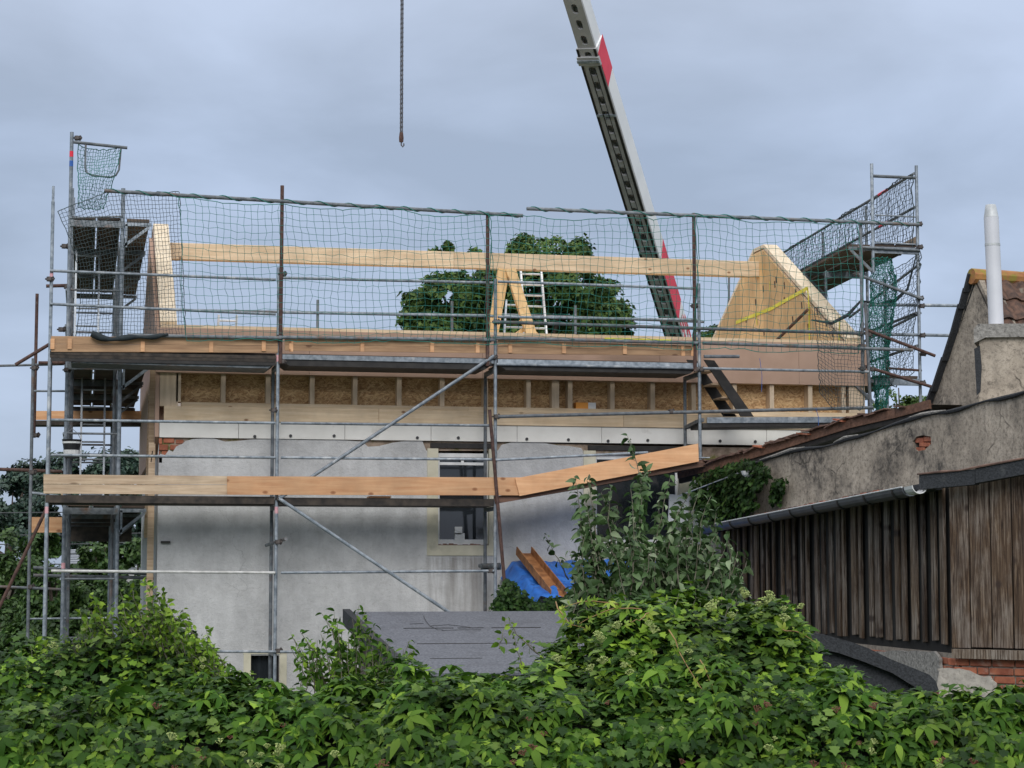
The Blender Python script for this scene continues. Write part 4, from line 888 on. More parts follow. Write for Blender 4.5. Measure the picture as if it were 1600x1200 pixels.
# felt covered edge right of the gutter
FE = PlN(K+fn*.22, fn)
MB().prism([FE(1436,742),(FE(1523,733)),(FE(1523,757)),(FE(1436,765))], fn*-.1).build('felt_edge', M['felt_dark'], barn)
MB().prism([FE(1524,729),(FE(1600,716)),(FE(1720,697)),(FE(1720,721)),(FE(1600,741)),(FE(1524,755))], fn*-.12).build('felt_edge', M['felt_dark'], barn)
b = MB(); b.tube([FE(1433,741,.01), FE(1470,737,.01), FE(1500,735,.01), FE(1530,729,.01), FE(1600,716,.01)], [.008,.012,.007,.012,.01], 6); b.build('drip_strip', M['rubble'], barn)
for k in range(26):      # tile ends that show above the gutter
    t = .3+k*.024; a = gl(t,.04,.03+random.uniform(0,.012)); MB().bar(a, a+gdh*.13, .12, .02).build('tile', M['brick'] if random.random() < .35 else M['rubble'], barn)

# rendered wall behind the barn
rw = thing('rendered_wall', WP(1400,893)*1.0, 'long aged lime rendered wall above the barn roof with wavy flashing on top', 'wall'); rw.location.z = 0
tw = [(1108,748),(1165,729),(1190,722),(1215,715),(1240,706),(1262,702),(1290,699),(1306,695),(1325,687),(1345,683),(1370,675),(1400,664),(1425,656),(1445,651),(1462,648),(1482,645),(1500,641),(1520,634),(1545,627),(1565,624),(1590,618),(1615,610),(1660,600),(1720,590)]
pts = [WP(x, y) for x, y in tw]; pts += [Vector((pts[-1].x, pts[-1].y, 0)), Vector((pts[0].x, pts[0].y, 0))]
hole = [WP(x, y) for x, y in ((1426,690),(1432,682),(1442,680),(1454,682),(1455,693),(1445,703),(1433,705),(1427,699))]
MB().prism(pts, WP.n*-.3, [hole]).build('wall', M['render'], rw)
MB().prism([WP(x, y, -.08) for x, y in ((1418,675),(1462,675),(1462,712),(1418,712))], WP.n*-.05).build('mortar_or_shade_bed', M['soil'], rw)  # black sheet here paints the shade inside the broken hole
for x0, x1, y0, y1 in ((1443,1455,682,690),(1430,1442,684,692),(1436,1453,691.5,698),(1431,1444,699,706)):
    MB().prism([WP(x, y, -.02) for x, y in ((x0,y0),(x1,y0),(x1,y1),(x0,y1))], WP.n*-.05).build('brick', M['brick'], rw, bevel=.004)
fp = [WP(x+random.uniform(-1,1), y-1, .0) for x, y in tw]
MB().tube([p+WP.n*.02 for p in fp], [.019+.009*sin(i*1.7) for i in range(len(fp))], 7).build('flashing', M['felt_dark'], rw)
for seg, mm in (((2,3,4,5),'render3'),((7,8,9),'render3'),((12,13,14,15),'render3')):
    MB().tube([fp[i]+WP.n*.035+UP*.02 for i in seg], [.006]+[.02]*(len(seg)-2)+[.006], 6).build('flashing_sheet', M[mm], rw)

# lean-to roof edge between the house and the wall
LP = VPlane(1085,29.3,1470,25.2)
lr = thing('lean_to_roof', LP(1250,893)*1.0, 'dilapidated lean-to roof with brown verge board and broken tiles before the house', 'roof'); lr.location.z = 0
vl = [(1060,742),(1120,727),(1190,706),(1260,684),(1330,662),(1400,646),(1452,632)]
for i in range(len(vl)-1):
    a = LP(*vl[i]); b_ = LP(*vl[i+1]); MB().bar(a, b_+(b_-a)*.02, .04, .11).build('verge_board', M['verge'], lr)
    MB().bar(a+UP*-.09+LP.n*-.03, b_+UP*-.09+LP.n*-.03, .05, .07).build('verge_board', M['soil'], lr)
bk_ = LP.n*-1.4
A = [LP(x, y) for x, y in vl]
b = MB(); n_ = len(A); b.add([p+UP*.0 for p in A]+[p+bk_+UP*.05 for p in A], [(i,i+1,n_+i+1,n_+i) for i in range(n_-1)])
b.build('roof_deck', M['deck'], lr)
tm = MB(); tm.box((-.1,-.16,-.008),(.1,.16,.008)); tile0 = None
cnt = 0
for k in range(60):
    t = k/60
    if t > .66 and random.random() < .75: continue
    p = A[0].lerp(A[-1], t); j = min(int(t*(n_-1)), n_-2); fr_ = t*(n_-1)-j; p = A[j].lerp(A[j+1], fr_)
    for rrow in range(2):
        if random.random() < .12: continue
        c = p + LP.n*(-.02-.3*rrow) + UP*(.06+.01*rrow+random.uniform(-.02,.012))
        d_ = LP.d*(.11+random.uniform(-.03,.02)); u_ = Vector((0,0,random.uniform(-.03,.03)))
        MB().bar(c-d_+u_, c+d_-u_+UP*.02, .2, .014+random.uniform(0,.01)).build('tile', M['rubble'] if random.random() > .12 else M['brick'], lr)
MB().prism([PY(x,y,.55) for x, y in ((1098,700),(1172,699),(1150,722),(1098,728))], (0,.05,0)).build('mortar_fillet', M['masonry'], lr)

# tall gable with chimney and tiled roof
GP = VPlane(1440,26.6,1620,24.2)
gb = thing('gable_house', GP(1560,893)*1.0, 'neighbour house with old rendered gable and dark pantile roof at the right edge', 'house'); gb.location.z = 0
gl2 = [(1447,652),(1463,610),(1480,562),(1494,522),(1506,482),(1514,455),(1521,431),(1528,434)]
ap = GP(1524,432); rk = GP(1490,530); 
gp2 = [GP(x, y) for x, y in gl2]; lf_ = GP(1447,652); half = (Vector((ap.x,ap.y,0))-Vector((lf_.x,lf_.y,0))).length
rf = ap+GP.d*half*1.0; rf.z = lf_.z
MB().prism(gp2+[rf, Vector((rf.x,rf.y,0)), Vector((lf_.x,lf_.y,0))], GP.n*-.25).build('wall', M['render'], gb)
for i in range(len(gl2)-2):
    a = GP(*gl2[i], .01); b_ = GP(*gl2[i+1], .01); off = random.uniform(-.01,.02)
    MB().bar(a+UP*off, b_+UP*(off+.03), .16, .035, GP.d*-1).build('verge_slate', M['felt_dark'], gb)
rd = -GP.n; rd.z = 0                      # ridge direction: to the right and away
if rd.dot(RT) < 0: rd = -rd
sl = (rf-ap); 
b = MB(); b.prism([ap+UP*-.03, rf+UP*-.03, rf+rd*4+UP*-.03, ap+rd*4+UP*-.03], (0,0,-.05)); b.build('roof_deck', M['deck'], gb)
b = MB(); b.prism([ap+UP*-.03, lf_+UP*-.03, lf_+rd*4+UP*-.03, ap+rd*4+UP*-.03], (0,0,-.05)); b.build('roof_deck', M['felt_dark'], gb)
slu = sl.normalized(); nrm = slu.cross(rd).normalized()
if nrm.z < 0: nrm = -nrm
tw_, tl_ = .235, .34; tv = []; tf = []
for a in range(2):
    for k in range(9):
        u = k/8; h = .022*sin(2*pi*u*1.0-.6)+.012
        tv.append(rd*(u*tw_*1.06)+slu*(a*tl_*1.12)+nrm*(h+(.035 if a else .0)+.012)); 
for k in range(8): tf.append((k,k+1,9+k+1,9+k))
tv2 = [v-nrm*.016 for v in tv]; n9 = 18
tf2 = tf+[(a+n9,b_+n9,c+n9,d+n9) for a,b_,c,d in tf]+[(9+k,9+k+1,9+k+1+n9,9+k+n9) for k in range(8)]+[(k,k+1,k+1+n9,k+n9) for k in range(8)]
tme = None
for r in range(7):
    for c in range(15):
        p = ap+rd*(.06+c*tw_)+slu*(.03+r*tl_)
        if tme is None:
            bm_ = MB(); bm_.add(tv+tv2, tf2); o = bm_.build('tile', M['tile'], gb); tme = o.data
        else: o = link('tile', tme, gb)
        o.location = p+nrm*random.uniform(-.004,.004)
for k in range(9):
    a = ap+rd*(-.06+k*.38)+UP*.0; MB().tube([a, a+rd*.41], [.1,.092], 10).build('ridge_tile', M['ridge'], gb)
# chimney
CPn = VPlane(1500,22.6,1700,22.2)
ch = thing('chimney_stack', CPn(1580,893)*1.0, 'broad soot stained rendered chimney stack in front of the tiled roof', 'chimney'); ch.location.z = 0
bb = [CPn(1528,0+660), CPn(1660,660), CPn(1660,530), CPn(1528,530)]
MB().prism([CPn(1529,700),CPn(1660,700),CPn(1660,528),CPn(1545,527),CPn(1530,533)], CPn.n*-.75).build('stack', M['render'], ch)
MB().prism([CPn(1522,536,.05),CPn(1540,527,.05),CPn(1660,526,.05),CPn(1660,505,.05),CPn(1528,506,.05),CPn(1521,514,.05)], CPn.n*-.85).build('coping', M['render3'], ch)
MB().prism([CPn(1522,545,.012),CPn(1531,540,.012),CPn(1534,572,.012),CPn(1532,612,.012),CPn(1526,618,.012),CPn(1524,580,.012)], CPn.n*-.011).build('soot_strip', M['felt_dark'], ch)
ft = CPn(1556.5,506,-.35); ftp = CPn(1547,330,-.35); rad = 11.6/3200*23.0
fl_ = thing('flue_pipe', ft, 'pale steel flue pipe standing on the chimney stack', 'flue')
zt = CPn(1547,340,-.35).z; zt2 = CPn(1547,321,-.35).z; zj = CPn(1550,383,-.35).z
MB().tube([ft-UP*.1, Vector((ft.x,ft.y,zj))], rad, 28, False).build('pipe', M['flue'], fl_, smooth=False)
b = MB(); b.tube([Vector((ft.x,ft.y,zj+.004)), Vector((ft.x,ft.y,zt))], rad*.985, 28, False); b.build('pipe', M['flue'], fl_)
MB().tube([Vector((ft.x,ft.y,zj-.012)), Vector((ft.x,ft.y,zj+.016))], rad*1.03, 28).build('joint_band', M['zinc_light'], fl_)
MB().tube([Vector((ft.x,ft.y,zt+.001)), Vector((ft.x,ft.y,zt2)), Vector((ft.x,ft.y,zt2+.006))], [rad*.98, rad*.7, rad*.66], 28, False).build('cone', M['zinc_light'], fl_)
LN = (CPn(1549,345,-.35)-ft); LX, LY = LN.x/LN.z, LN.y/LN.z
for o in fl_.children:
    for v_ in o.data.vertices: v_.co.x += LX*(v_.co.z-ft.z); v_.co.y += LY*(v_.co.z-ft.z)
    for p_ in o.data.polygons: p_.use_smooth = o.name.split('.')[0] in ('pipe', 'cone') and len(p_.vertices) == 4

# ------------------------------------------------------------------ felt shed roof, tarp, felt slope
SB = PD(540,956,26.0); SB2 = PD(966,957,26.8); sf = Vector((0,-1,0))
SFz = PD(645,1052,22.2)
shed = thing('shed', (SB.x+1.5, SB.y-2, 0), 'low shed with a cracked grey felt roof sloping towards us', 'shed')
ya, yb = SB.y, SFz.y; xa, xb = SB.x+.03, SB2.x; za, zb_ = SB.z, SFz.z
XA1 = PD(645,1052,22.2).x
def sp(x, t, dz=0): return Vector((x+(XA1-xa)*t*(1 if x < xa+.5 else 0), ya+(yb-ya)*t, za+(zb_-za)*t+dz))
rows = [0, .3, .56, .79, 1.0]
for i in range(4):
    MB().prism([sp(xa,rows[i],.0015*i), sp(xb,rows[i],.0015*i), sp(xb,rows[i+1]+.012,.0015*i+.001), sp(xa,rows[i+1]+.012,.0015*i+.001)], (0,0,-.03)).build('felt_strip', M['felt'], shed)
for t_ in rows[1:4]:
    b = MB(); xq = xa+.52
    while xq < xb-.4:
        xe = xq+random.uniform(.15,.7); jj = random.uniform(-.001,.001)
        if random.random() < .72: b.prism([sp(xq,t_+.011+jj,.0095), sp(xe,t_+.011-jj,.0095), sp(xe,t_+.0135-jj,.0095), sp(xq,t_+.0135+jj,.0095)], (0,0,-.006))
        xq = xe+random.uniform(0,.1)
    b.build('felt_seam', M['soil'], shed)['kind'] = 'stuff'
cr_ = MB()
for path in ([(662,962),(665,970),(672,978),(684,984),(692,984)],[(672,978),(700,976),(735,980)],[(690,985),(720,984),(752,984)],[(640,975),(662,974)]):
    P_ = []
    for x, y in path:
        d = ray(x, y); n_s = Vector((0, (za-zb_), (yb-ya)*-1)); n_s = Vector((0,-(zb_-za),(yb-ya))).normalized(); P_.append(CP+d*((Vector((xa,ya,za+.009))-CP).dot(n_s)/d.dot(n_s)))
    cr_.tube(P_, .0028, 4)
cr_.build('felt_crack', M['soil'], shed)
MB().prism([sp(xa-.06,-.01,.03), sp(xa-.06,1.02,.03), sp(xa-.06,1.02,-.17), sp(xa-.06,-.01,-.17)], (.09,0,0)).build('felt_edge', M['felt_dark'], shed)
MB().box((XA1-.02, yb-.03, zb_-.14), (xb, yb+.0, zb_-.03)).build('felt_edge', M['felt_dark'], shed)
MB().prism([sp(xa+.12,.02,-.05), sp(xa+.12,.98,-.05), Vector((XA1+.14,yb,0)), Vector((xa+.14,ya,0))], (.1,0,0)).build('side_wall', M['board'], shed)
MB().box((XA1+.2, yb+.08, 0), (xb, yb+.18, zb_-.05)).build('front_wall', M['board'], shed)

tl = thing('tarp', PY(900,945,0), 'creased blue tarpaulin spread over a low roof below the windows', 'tarpaulin')
nx, ny = 120, 50; V = []; F = []
for i in range(nx+1):
    for j in range(ny+1):
        u, v = i/nx, j/ny; X = PY(783,872,.95).x+u*2.7; Yy = .98-v*1.9; Zz = 3.27-v*.5
        nv = abs(noise.noise(Vector((X*5, Yy*2.2, 8))))*-.07 + noise.noise(Vector((X*3.2, Yy*2.6, 3)))*.04 + noise.noise(Vector((X*9, Yy*5, 1)))*.022
        if u < .06: Zz -= (.06-u)*4
        V.append((X+.02*nv, Yy, Zz+nv))
for i in range(nx):
    for j in range(ny): a = i*(ny+1)+j; F.append((a, a+ny+1, a+ny+2, a+1))
o = np_mesh('sheet', V, F, M['tarp'], tl, True)
o = MB().box((PY(783,872,.95).x+.05,-.85,0),(PY(783,872,.95).x+2.65,.95,2.62)).build('low_roof_block', M['masonry'], tl)
rc = thing('rusty_channel', PY(850,940,-.9), 'rusty brown metal channel lying on the blue tarpaulin', 'metal channel')
a = PY(818,872,.8)+UP*.06; c = PY(872,940,-.8)+UP*.06; d = (c-a).normalized(); sd_ = d.cross(UP).normalized(); nn_ = sd_.cross(d)
if nn_.z < 0: nn_ = -nn_
MB().bar(a, c, .22, .02).build('channel_web', M['rust_channel'], rc)
for s in (-1, 1): MB().bar(a+sd_*s*.11+nn_*.05, c+sd_*s*.11+nn_*.05, .012, .12).build('channel_flange', M['rust_channel'], rc)
tag(MB().tube([PY(752,886,.5), PY(782,885,.4)], .05, 10).build('pipe_offcut', M['zinc']), 'short grey pipe end beside the scaffold pole left of the blue tarpaulin', 'pipe')

fs = thing('felt_slope', PD(1370,1100,15)*1.0, 'black felt covered slope rising in front of the barn base', 'roof'); fs.location.z = 0
topb = [(1240,984),(1290,992),(1330,1003),(1355,1012),(1392,1030),(1430,1045),(1452,1054),(1462,1064),(1468,1082),(1440,1080),(1395,1052),(1350,1034),(1310,1020),(1240,1006)]
MB().prism([PD(x, y, 15.6) for x, y in topb], FH*.5).build('felt_cap', M['felt_dark'], fs)
MB().prism([PD(x, y, 15.68) for x, y in ((1240,1004),(1310,1018),(1350,1032),(1395,1050),(1440,1078),(1440,1200),(1240,1200))], FH*.4).build('felt_side', M['felt_dark'], fs)

# ------------------------------------------------------------------ vegetation
def leaf_t(L=1.0, W=.45, arch=.25, fold=.18, n=3):
    v = [(0,0,0)]; f = []
    for k in range(1, n+1):
        t = k/(n+1); wd = W/2*sin(pi*t**.85)**.8; z = -arch*t*t
        v += [(t*L, wd, z+fold*wd), (t*L, 0, z), (t*L, -wd, z+fold*wd)]
    v.append((L, 0, -arch*1.15)); e = len(v)-1
    f += [(0,2,1),(0,3,2)]
    for k in range(n-1):
        a = 1+3*k; f += [(a,a+1,a+4),(a,a+4,a+3),(a+1,a+2,a+5),(a+1,a+5,a+4)]
    a = 1+3*(n-1); f += [(a,a+1,e),(a+1,a+2,e)]
    return np.array(v, float), np.array(f)
def palmate(L=1.0, n=5, droop=.55):
    V = []; F = []; b = 0
    for k in range(n):
        an = radians(-104+208*k/(n-1)); s = L*(1-.28*abs(k-(n-1)/2)/((n-1)/2)); v, f = leaf_t(s, .46*s, droop*s*(.8+.4*((k*7) % 3)/2), .25)
        v[:, 0] += .06; c, s_ = cos(an), sin(an); R_ = np.array([[c,-s_,0],[s_,c,0],[0,0,1]]); V.append(v@R_.T); F.append(f+b); b += len(v)
    return np.concatenate(V), np.concatenate(F)
def ivy_t(): 
    o = np.array([(0,0,0),(.1,.42,.03),(.42,.3,-.02),(.55,.5,.02),(.7,.2,-.05),(1.0,0,-.14),(.7,-.2,-.05),(.55,-.5,.02),(.42,-.3,-.02),(.1,-.42,.03)], float)
    c = np.array([(.4,0,.06)]); v = np.concatenate([o, c]); f = [(i, (i+1) % 10, 10) for i in range(10)]; return v, np.array(f)
def ovate(): return leaf_t(1.0, .58, .3, .22, 2)
def scatter(tmpl, P, Nn, D, S):
    """place template leaves: position P, normal Nn, direction D, size S"""
    tv_, tf_ = tmpl; P = np.asarray(P); Nn = np.asarray(Nn, float); D = np.asarray(D, float)
    Nn /= np.linalg.norm(Nn, axis=1, keepdims=True)+1e-9; D = D-Nn*np.sum(D*Nn, 1, keepdims=True); D /= np.linalg.norm(D, axis=1, keepdims=True)+1e-9
    B = np.cross(Nn, D); V = P[:, None, :]+S[:, None, None]*(tv_[None, :, 0:1]*D[:, None]+tv_[None, :, 1:2]*B[:, None]+tv_[None, :, 2:3]*Nn[:, None])
    n = len(tv_); F = tf_[None]+(np.arange(len(P))*n)[:, None, None]; return V.reshape(-1, 3), F.reshape(-1, tf_.shape[1])
def rdir(n, s=1.0): v = np.random.normal(0, s, (n, 3)); return v
rt_ = np.array(RT); fh_ = np.array(FH); up_ = np.array([0, 0, 1.0])

def contour(pts, Z):   # list of picture points of the crest -> arrays of lateral position and height
    P_ = [PD(x, y, Z) for x, y in pts]; u = [ (p-CP).dot(RT) for p in P_]; z = [p.z for p in P_]; return np.array(u), np.array(z)
def mass(name, pts, Z, rad, depth, label, cat, mats, n, seed, kinds, low=1.2, group=None, bumpy=.19, drop=20):
    """a creeper mass: rounded ridge of foliage following a crest line; kinds = [(template, material, share, size, spread, part name)]"""
    np.random.seed(seed); cu, cz = contour([(x, y+drop) for x, y in pts], Z); root = thing(name, CP+RT*float(cu.mean())+FH*Z, label, cat, group); root.location.z = 0
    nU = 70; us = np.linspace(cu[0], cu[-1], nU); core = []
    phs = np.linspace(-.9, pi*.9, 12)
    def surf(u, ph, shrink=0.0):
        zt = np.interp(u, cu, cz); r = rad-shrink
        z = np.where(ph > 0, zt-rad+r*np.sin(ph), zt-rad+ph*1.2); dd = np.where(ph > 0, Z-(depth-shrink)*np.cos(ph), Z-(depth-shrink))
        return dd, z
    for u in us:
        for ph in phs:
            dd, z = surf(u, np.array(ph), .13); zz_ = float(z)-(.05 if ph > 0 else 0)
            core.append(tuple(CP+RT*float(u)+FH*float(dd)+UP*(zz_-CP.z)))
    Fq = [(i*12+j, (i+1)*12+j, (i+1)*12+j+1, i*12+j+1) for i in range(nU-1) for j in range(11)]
    np_mesh('shade_core', core, Fq, M['core'], root)['kind'] = 'stuff'  # solid dark hull, inner shade of the leaves put into its colour
    for ti, (tm_, mm, cnt, size, spread, bright) in enumerate(kinds):
        u = np.random.uniform(cu[0], cu[-1], cnt); ph = np.random.uniform(-.75, 2.2, cnt) if bright is None else np.random.uniform(*bright, cnt)
        dd, z = surf(u, ph)
        z = z+np.array([.09*noise.noise(Vector((a*2.3, b_*.8, seed)))+.06*noise.noise(Vector((a*6, b_*2, seed+3))) for a, b_ in zip(u, ph)])
        Pw = np.array(CP)[None]*np.array([1, 1, 0])+u[:, None]*rt_+dd[:, None]*fh_+z[:, None]*up_
        nr = -np.cos(np.clip(ph, 0, 3))[:, None]*fh_+np.sin(np.clip(ph, 0, 3))[:, None]*up_
        nzv = np.array([noise.noise(Vector(p*2.6))+.6*noise.noise(Vector(p*6)) for p in Pw]); Pw += nr*(nzv[:, None]*bumpy+np.random.uniform(-.10, .035, cnt)[:, None])
        Pw += rdir(cnt, .015)
        keep = np.array([noise.noise(Vector(p*3.3+np.array([9, ti*5, 0]))) for p in Pw]) > spread; Pw = Pw[keep]; nr = nr[keep]; m_ = len(Pw)
        Nn = nr*.9+up_*.55+rdir(m_, .38); D = -up_*.9+nr*.35+rdir(m_, .55); S = np.random.uniform(.5, 1.3, m_)*size
        if bright is None and tm_ is PAL:
            # the largest leaves nearest to us are leaves of their own
            dist = (Pw-np.array(CP))@fh_; order = np.argsort(dist-2.5*S); own = order[:260]; rest = order[260:]
            V0, F0 = scatter(tm_, np.zeros((1,3)), np.array([[0,0,1.]]), np.array([[1.,0,0]]), np.ones(1)); me = None
            for i in own:
                nn = Vector(Nn[i]).normalized(); d_ = Vector(D[i]); d_ = (d_-nn*d_.dot(nn)).normalized(); b_ = nn.cross(d_); s_ = float(S[i])
                mtx = Matrix(((d_.x*s_,b_.x*s_,nn.x*s_,Pw[i][0]),(d_.y*s_,b_.y*s_,nn.y*s_,Pw[i][1]),(d_.z*s_,b_.z*s_,nn.z*s_,Pw[i][2]),(0,0,0,1)))
                if me is None: o = np_mesh('leaf', V0, F0, mm, root, True); me = o.data
                else: o = link('leaf', me, root)
                o.matrix_basis = mtx
            Pw, Nn, D, S = Pw[rest], Nn[rest], D[rest], S[rest]
        V, F = scatter(tm_, Pw, Nn, D, S); np_mesh('foliage', V, F, mm, root, True)['kind'] = 'stuff'
    return root, surf
PAL = palmate(); PAL7 = palmate(1, 5, .35); IVY = ivy_t(); OV = ovate(); LONG = leaf_t(1, .42, .4, .2)

def shoots(parent, spec, leafsize, tm_, lm, sm, step=.055, r=.006, lean=.3, ln=.9, seed=0, droopy=.25, nleaf_from=.15, leafobj=0):
    """upright shoots with alternate leaves: spec = list of (base, tip)"""
    np.random.seed(seed); random.seed(seed); P_, N_, D_, S_ = [], [], [], []; b = MB()
    for base, tip in spec:
        base, tip = Vector(base), Vector(tip); L_ = (tip-base).length; pts = []; bow = Vector(np.random.normal(0, .06, 3))*L_
        for k in range(9):
            t = k/8; pts.append(base.lerp(tip, t)+bow*sin(pi*t)+Vector(np.random.normal(0, .004, 3)))
        b.tube(pts, [r*(1-.75*k/8) for k in range(9)], 5)
        n = max(3, int(L_/step)); an = random.uniform(0, 6)
        for k in range(n+1):
            t = nleaf_from+(1-nleaf_from)*k/n; j = min(int(t*8), 7); p = pts[j].lerp(pts[j+1], t*8-j); an += 2.4
            ax_ = (pts[j+1]-pts[j]).normalized(); side = Vector((cos(an), sin(an), 0)); out_ = (side*1.0+ax_*(.45+.5*t)).normalized()
            P_.append(p+out_*.006); nn = (ax_*.75+side*.45+Vector(np.random.normal(0, .4, 3)))
            N_.append(nn); D_.append(side*1.0+ax_*(.1+.6*t)+Vector(np.random.normal(0, .3, 3))); S_.append(leafsize*(1.0-.35*t)*random.uniform(.75, 1.15))
    V, F = scatter(tm_, np.array(P_), np.array(N_), np.array(D_), np.array(S_))
    if sm: b.build('stems', sm, parent, smooth=True)['kind'] = 'stuff'
    np_mesh('foliage', V, F, lm, parent, True)['kind'] = 'stuff'

# creeper hedge along the bottom
root_h, _ = mass('creeper_hedge', [(-260,1075),(0,1080),(200,1082),(345,1068),(400,1072),(470,1070),(560,1072),(640,1056),(700,1050),(780,1056),(900,1050),(1250,1050),(1300,1056),(1360,1062),(1420,1070),(1480,1084),(1540,1090),(1580,1078),(1640,1075),(1860,1075)], 11.3, .75, .85,
     'low hedge of drooping five-fingered creeper leaves filling the bottom of the view', 'hedge', None, 0, 11,
     [(PAL, M['creeper'], 12500, .094, -.12, None), (IVY, M['ivy'], 26000, .055, -.9, None), (IVY, M['ivy_light'], 4500, .05, .02, None), (PAL7, M['creeper_yellow'], 190, .05, .12, (.3, 1.9))])
root_l, _ = mass('ivy_bush', [(-240,1000),(-40,1012),(0,1008),(40,996),(70,1002),(110,985),(150,972),(190,962),(225,945),(250,952),(275,965),(295,985),(318,992),(338,1030),(350,1065),(362,1110)], 12.3, .8, .9,
     'dark ivy bush with upright pale shoots at the left edge in front of the scaffold', 'bush', None, 0, 12,
     [(IVY, M['ivy'], 15000, .052, -.55, None), (PAL7, M['creeper'], 420, .11, -.1, (.2, 1.6)), (IVY, M['ivy_light'], 4200, .042, -.02, (.5, 2.1))])
root_r, _ = mass('ivy_mound', [(745,1090),(775,1062),(815,1048),(850,1022),(885,1000),(920,985),(960,965),(1000,956),(1045,942),(1080,930),(1110,932),(1140,948),(1180,950),(1215,952),(1238,970),(1262,1000),(1290,1030),(1330,1060),(1360,1085)], 12.0, .8, .95,
     'bright mound of ivy and creeper with pale flower heads right of centre', 'bush', None, 0, 13,
     [(IVY, M['ivy'], 12500, .06, -.5, None), (PAL7, M['creeper'], 1100, .105, -.15, (.0, 2.0)), (IVY, M['ivy_light'], 5200, .058, -.1, (.5, 2.1)), (PAL7, M['creeper_yellow'], 130, .055, .1, (.6, 1.8))])
def D_(x, y, Z): return PD(x, y, Z)
tips = [(228,905),(188,930),(150,936),(243,938),(205,925),(290,955),(325,985),(268,952),(130,962),(60,1000),(255,925),(170,950),(32,1012),(218,945),(300,990),(98,990),(275,985),(332,1012),(318,1000),(240,962),(142,955)]
shoots(root_l, [(D_(x+random.uniform(0,45)+8, y+random.uniform(70,110), 12.0), D_(x+random.uniform(-6,6), y+random.uniform(-8,12), 12.0+random.uniform(-.3,.2))) for x, y in tips*2], .06, OV, M['ivy_light'], M['stem'], .02, .004, seed=3)
shoots(root_l, [(D_(x+random.uniform(-10,55), y+60+random.uniform(0,40), 11.9), D_(x+random.uniform(-25,25), y+random.uniform(10,40), 11.8)) for x, y in tips*3], .05, OV, M['ivy_light'], M['stem'], .028, .004, seed=4)
tr_ = [(1040,935),(1088,920),(1120,930),(985,948),(930,985),(1245,960),(1262,985),(1005,960),(875,1010),(905,990),(1060,925),(1150,935),(1222,945),(790,965)]
shoots(root_r, [(D_(x+random.uniform(-20,20), y+random.uniform(40,80), 12.0), D_(x, y, 11.9+random.uniform(-.3,.2))) for x, y in tr_+[(a_+random.uniform(-20,20), b_+random.uniform(8,30)) for a_, b_ in tr_]], .06, OV, M['ivy_light'], M['stem'], .025, .004, seed=5)
# trailing reddish vine tips with young leaves
vines = [((1045,985),(1130,1130)),((1095,1030),(1150,1128)),((965,945),(880,950)),((1000,950),(905,975)),((1215,985),(1275,1005)),((1020,955),(975,975)),((868,940),(920,985))]
shoots(root_r, [(D_(*a, 10.95), D_(*b_, 10.8)) for a, b_ in vines[:2]]+[(D_(*a, 11.4), D_(*b_, 11.2)) for a, b_ in vines[2:]], .05, PAL7, M['creeper_yellow'], M['stem_red'], .07, .004, seed=6)
# left small shrub behind the hedge
shr = thing('privet_shrub', PD(560,893,13.2)*1.0, 'loose leafy shrub with open branches left of the shed roof', 'shrub'); shr.location.z = 0
tp = [(560,945),(520,955),(575,965),(502,958),(470,985),(460,1000),(535,985),(608,1002),(630,1015),(500,990),(590,1000),(455,1010),(545,1000),(480,1010),(615,1030),(640,1000)]
shoots(shr, [(D_(545+(x-545)*.45, 1085, 13.2), D_(x, y, 13.2+random.uniform(-.2,.2))) for x, y in tp+[(x+9,y+12) for x,y in tp]], .085, LONG, M['creeper'], M['stem'], .03, .006, seed=8, nleaf_from=.25)
shoots(shr, [(D_(x, 1085, 12.7), D_(x+random.uniform(-15,15), y, 12.7)) for x, y in ((520,985),(490,1000),(505,1015),(470,1015),(530,1000),(550,965),(475,1035),(515,1035),(572,970),(572,985),(585,1005),(598,1000),(612,1020),(625,1022),(560,1000),(548,985),(636,1035),(590,1025),(605,1030),(570,1020),(540,1015),(620,1045))], .08, LONG, M['creeper'], M['stem'], .024, .004, seed=18, nleaf_from=.0)
shoots(shr, [(D_(500, 1080, 13.0), D_(455, 990, 13.0)), (D_(520, 1060, 13.0), D_(478, 1005, 13.0)), (D_(560,1070,13), D_(520,1010,13)), (D_(840,1020,12.2), D_(795,968,12.2)), (D_(872,1050,12.2), D_(800,985,12.2))], .05, OV, M['ivy_light'], M['stem'], .03, .005, seed=9)
# flower heads
def umbels(parent, spots, Z, seed, mat='umbel', R_=.02, nn=16):
    random.seed(seed); me = None
    b = MB(); 
    for k in range(nn):
        v = Vector((random.gauss(0,1), random.gauss(0,1), abs(random.gauss(0,1)))).normalized()*R_; c = v; s = R_*.22
        vs_ = [c+Vector(q)*s for q in ((1,0,0),(-1,0,0),(0,1,0),(0,-1,0),(0,0,1),(0,0,-1))]; b.add(vs_, [(0,2,4),(2,1,4),(1,3,4),(3,0,4),(2,0,5),(1,2,5),(3,1,5),(0,3,5)]); b.tube([(0,0,-R_*.8), v], R_*.05, 3, False)
    for x, y in spots:
        p = PD(x, y, Z+random.uniform(-.1,.1))
        if me is None: o = b.build('flower_head', M[mat], parent); me = o.data
        else: o = link('flower_head', me, parent)
        o.location = p; s = random.uniform(.7, 1.35); o.scale = (s, s, s*.8); o.rotation_euler = (random.uniform(-.4,.4), random.uniform(-.4,.4), random.uniform(0,6))
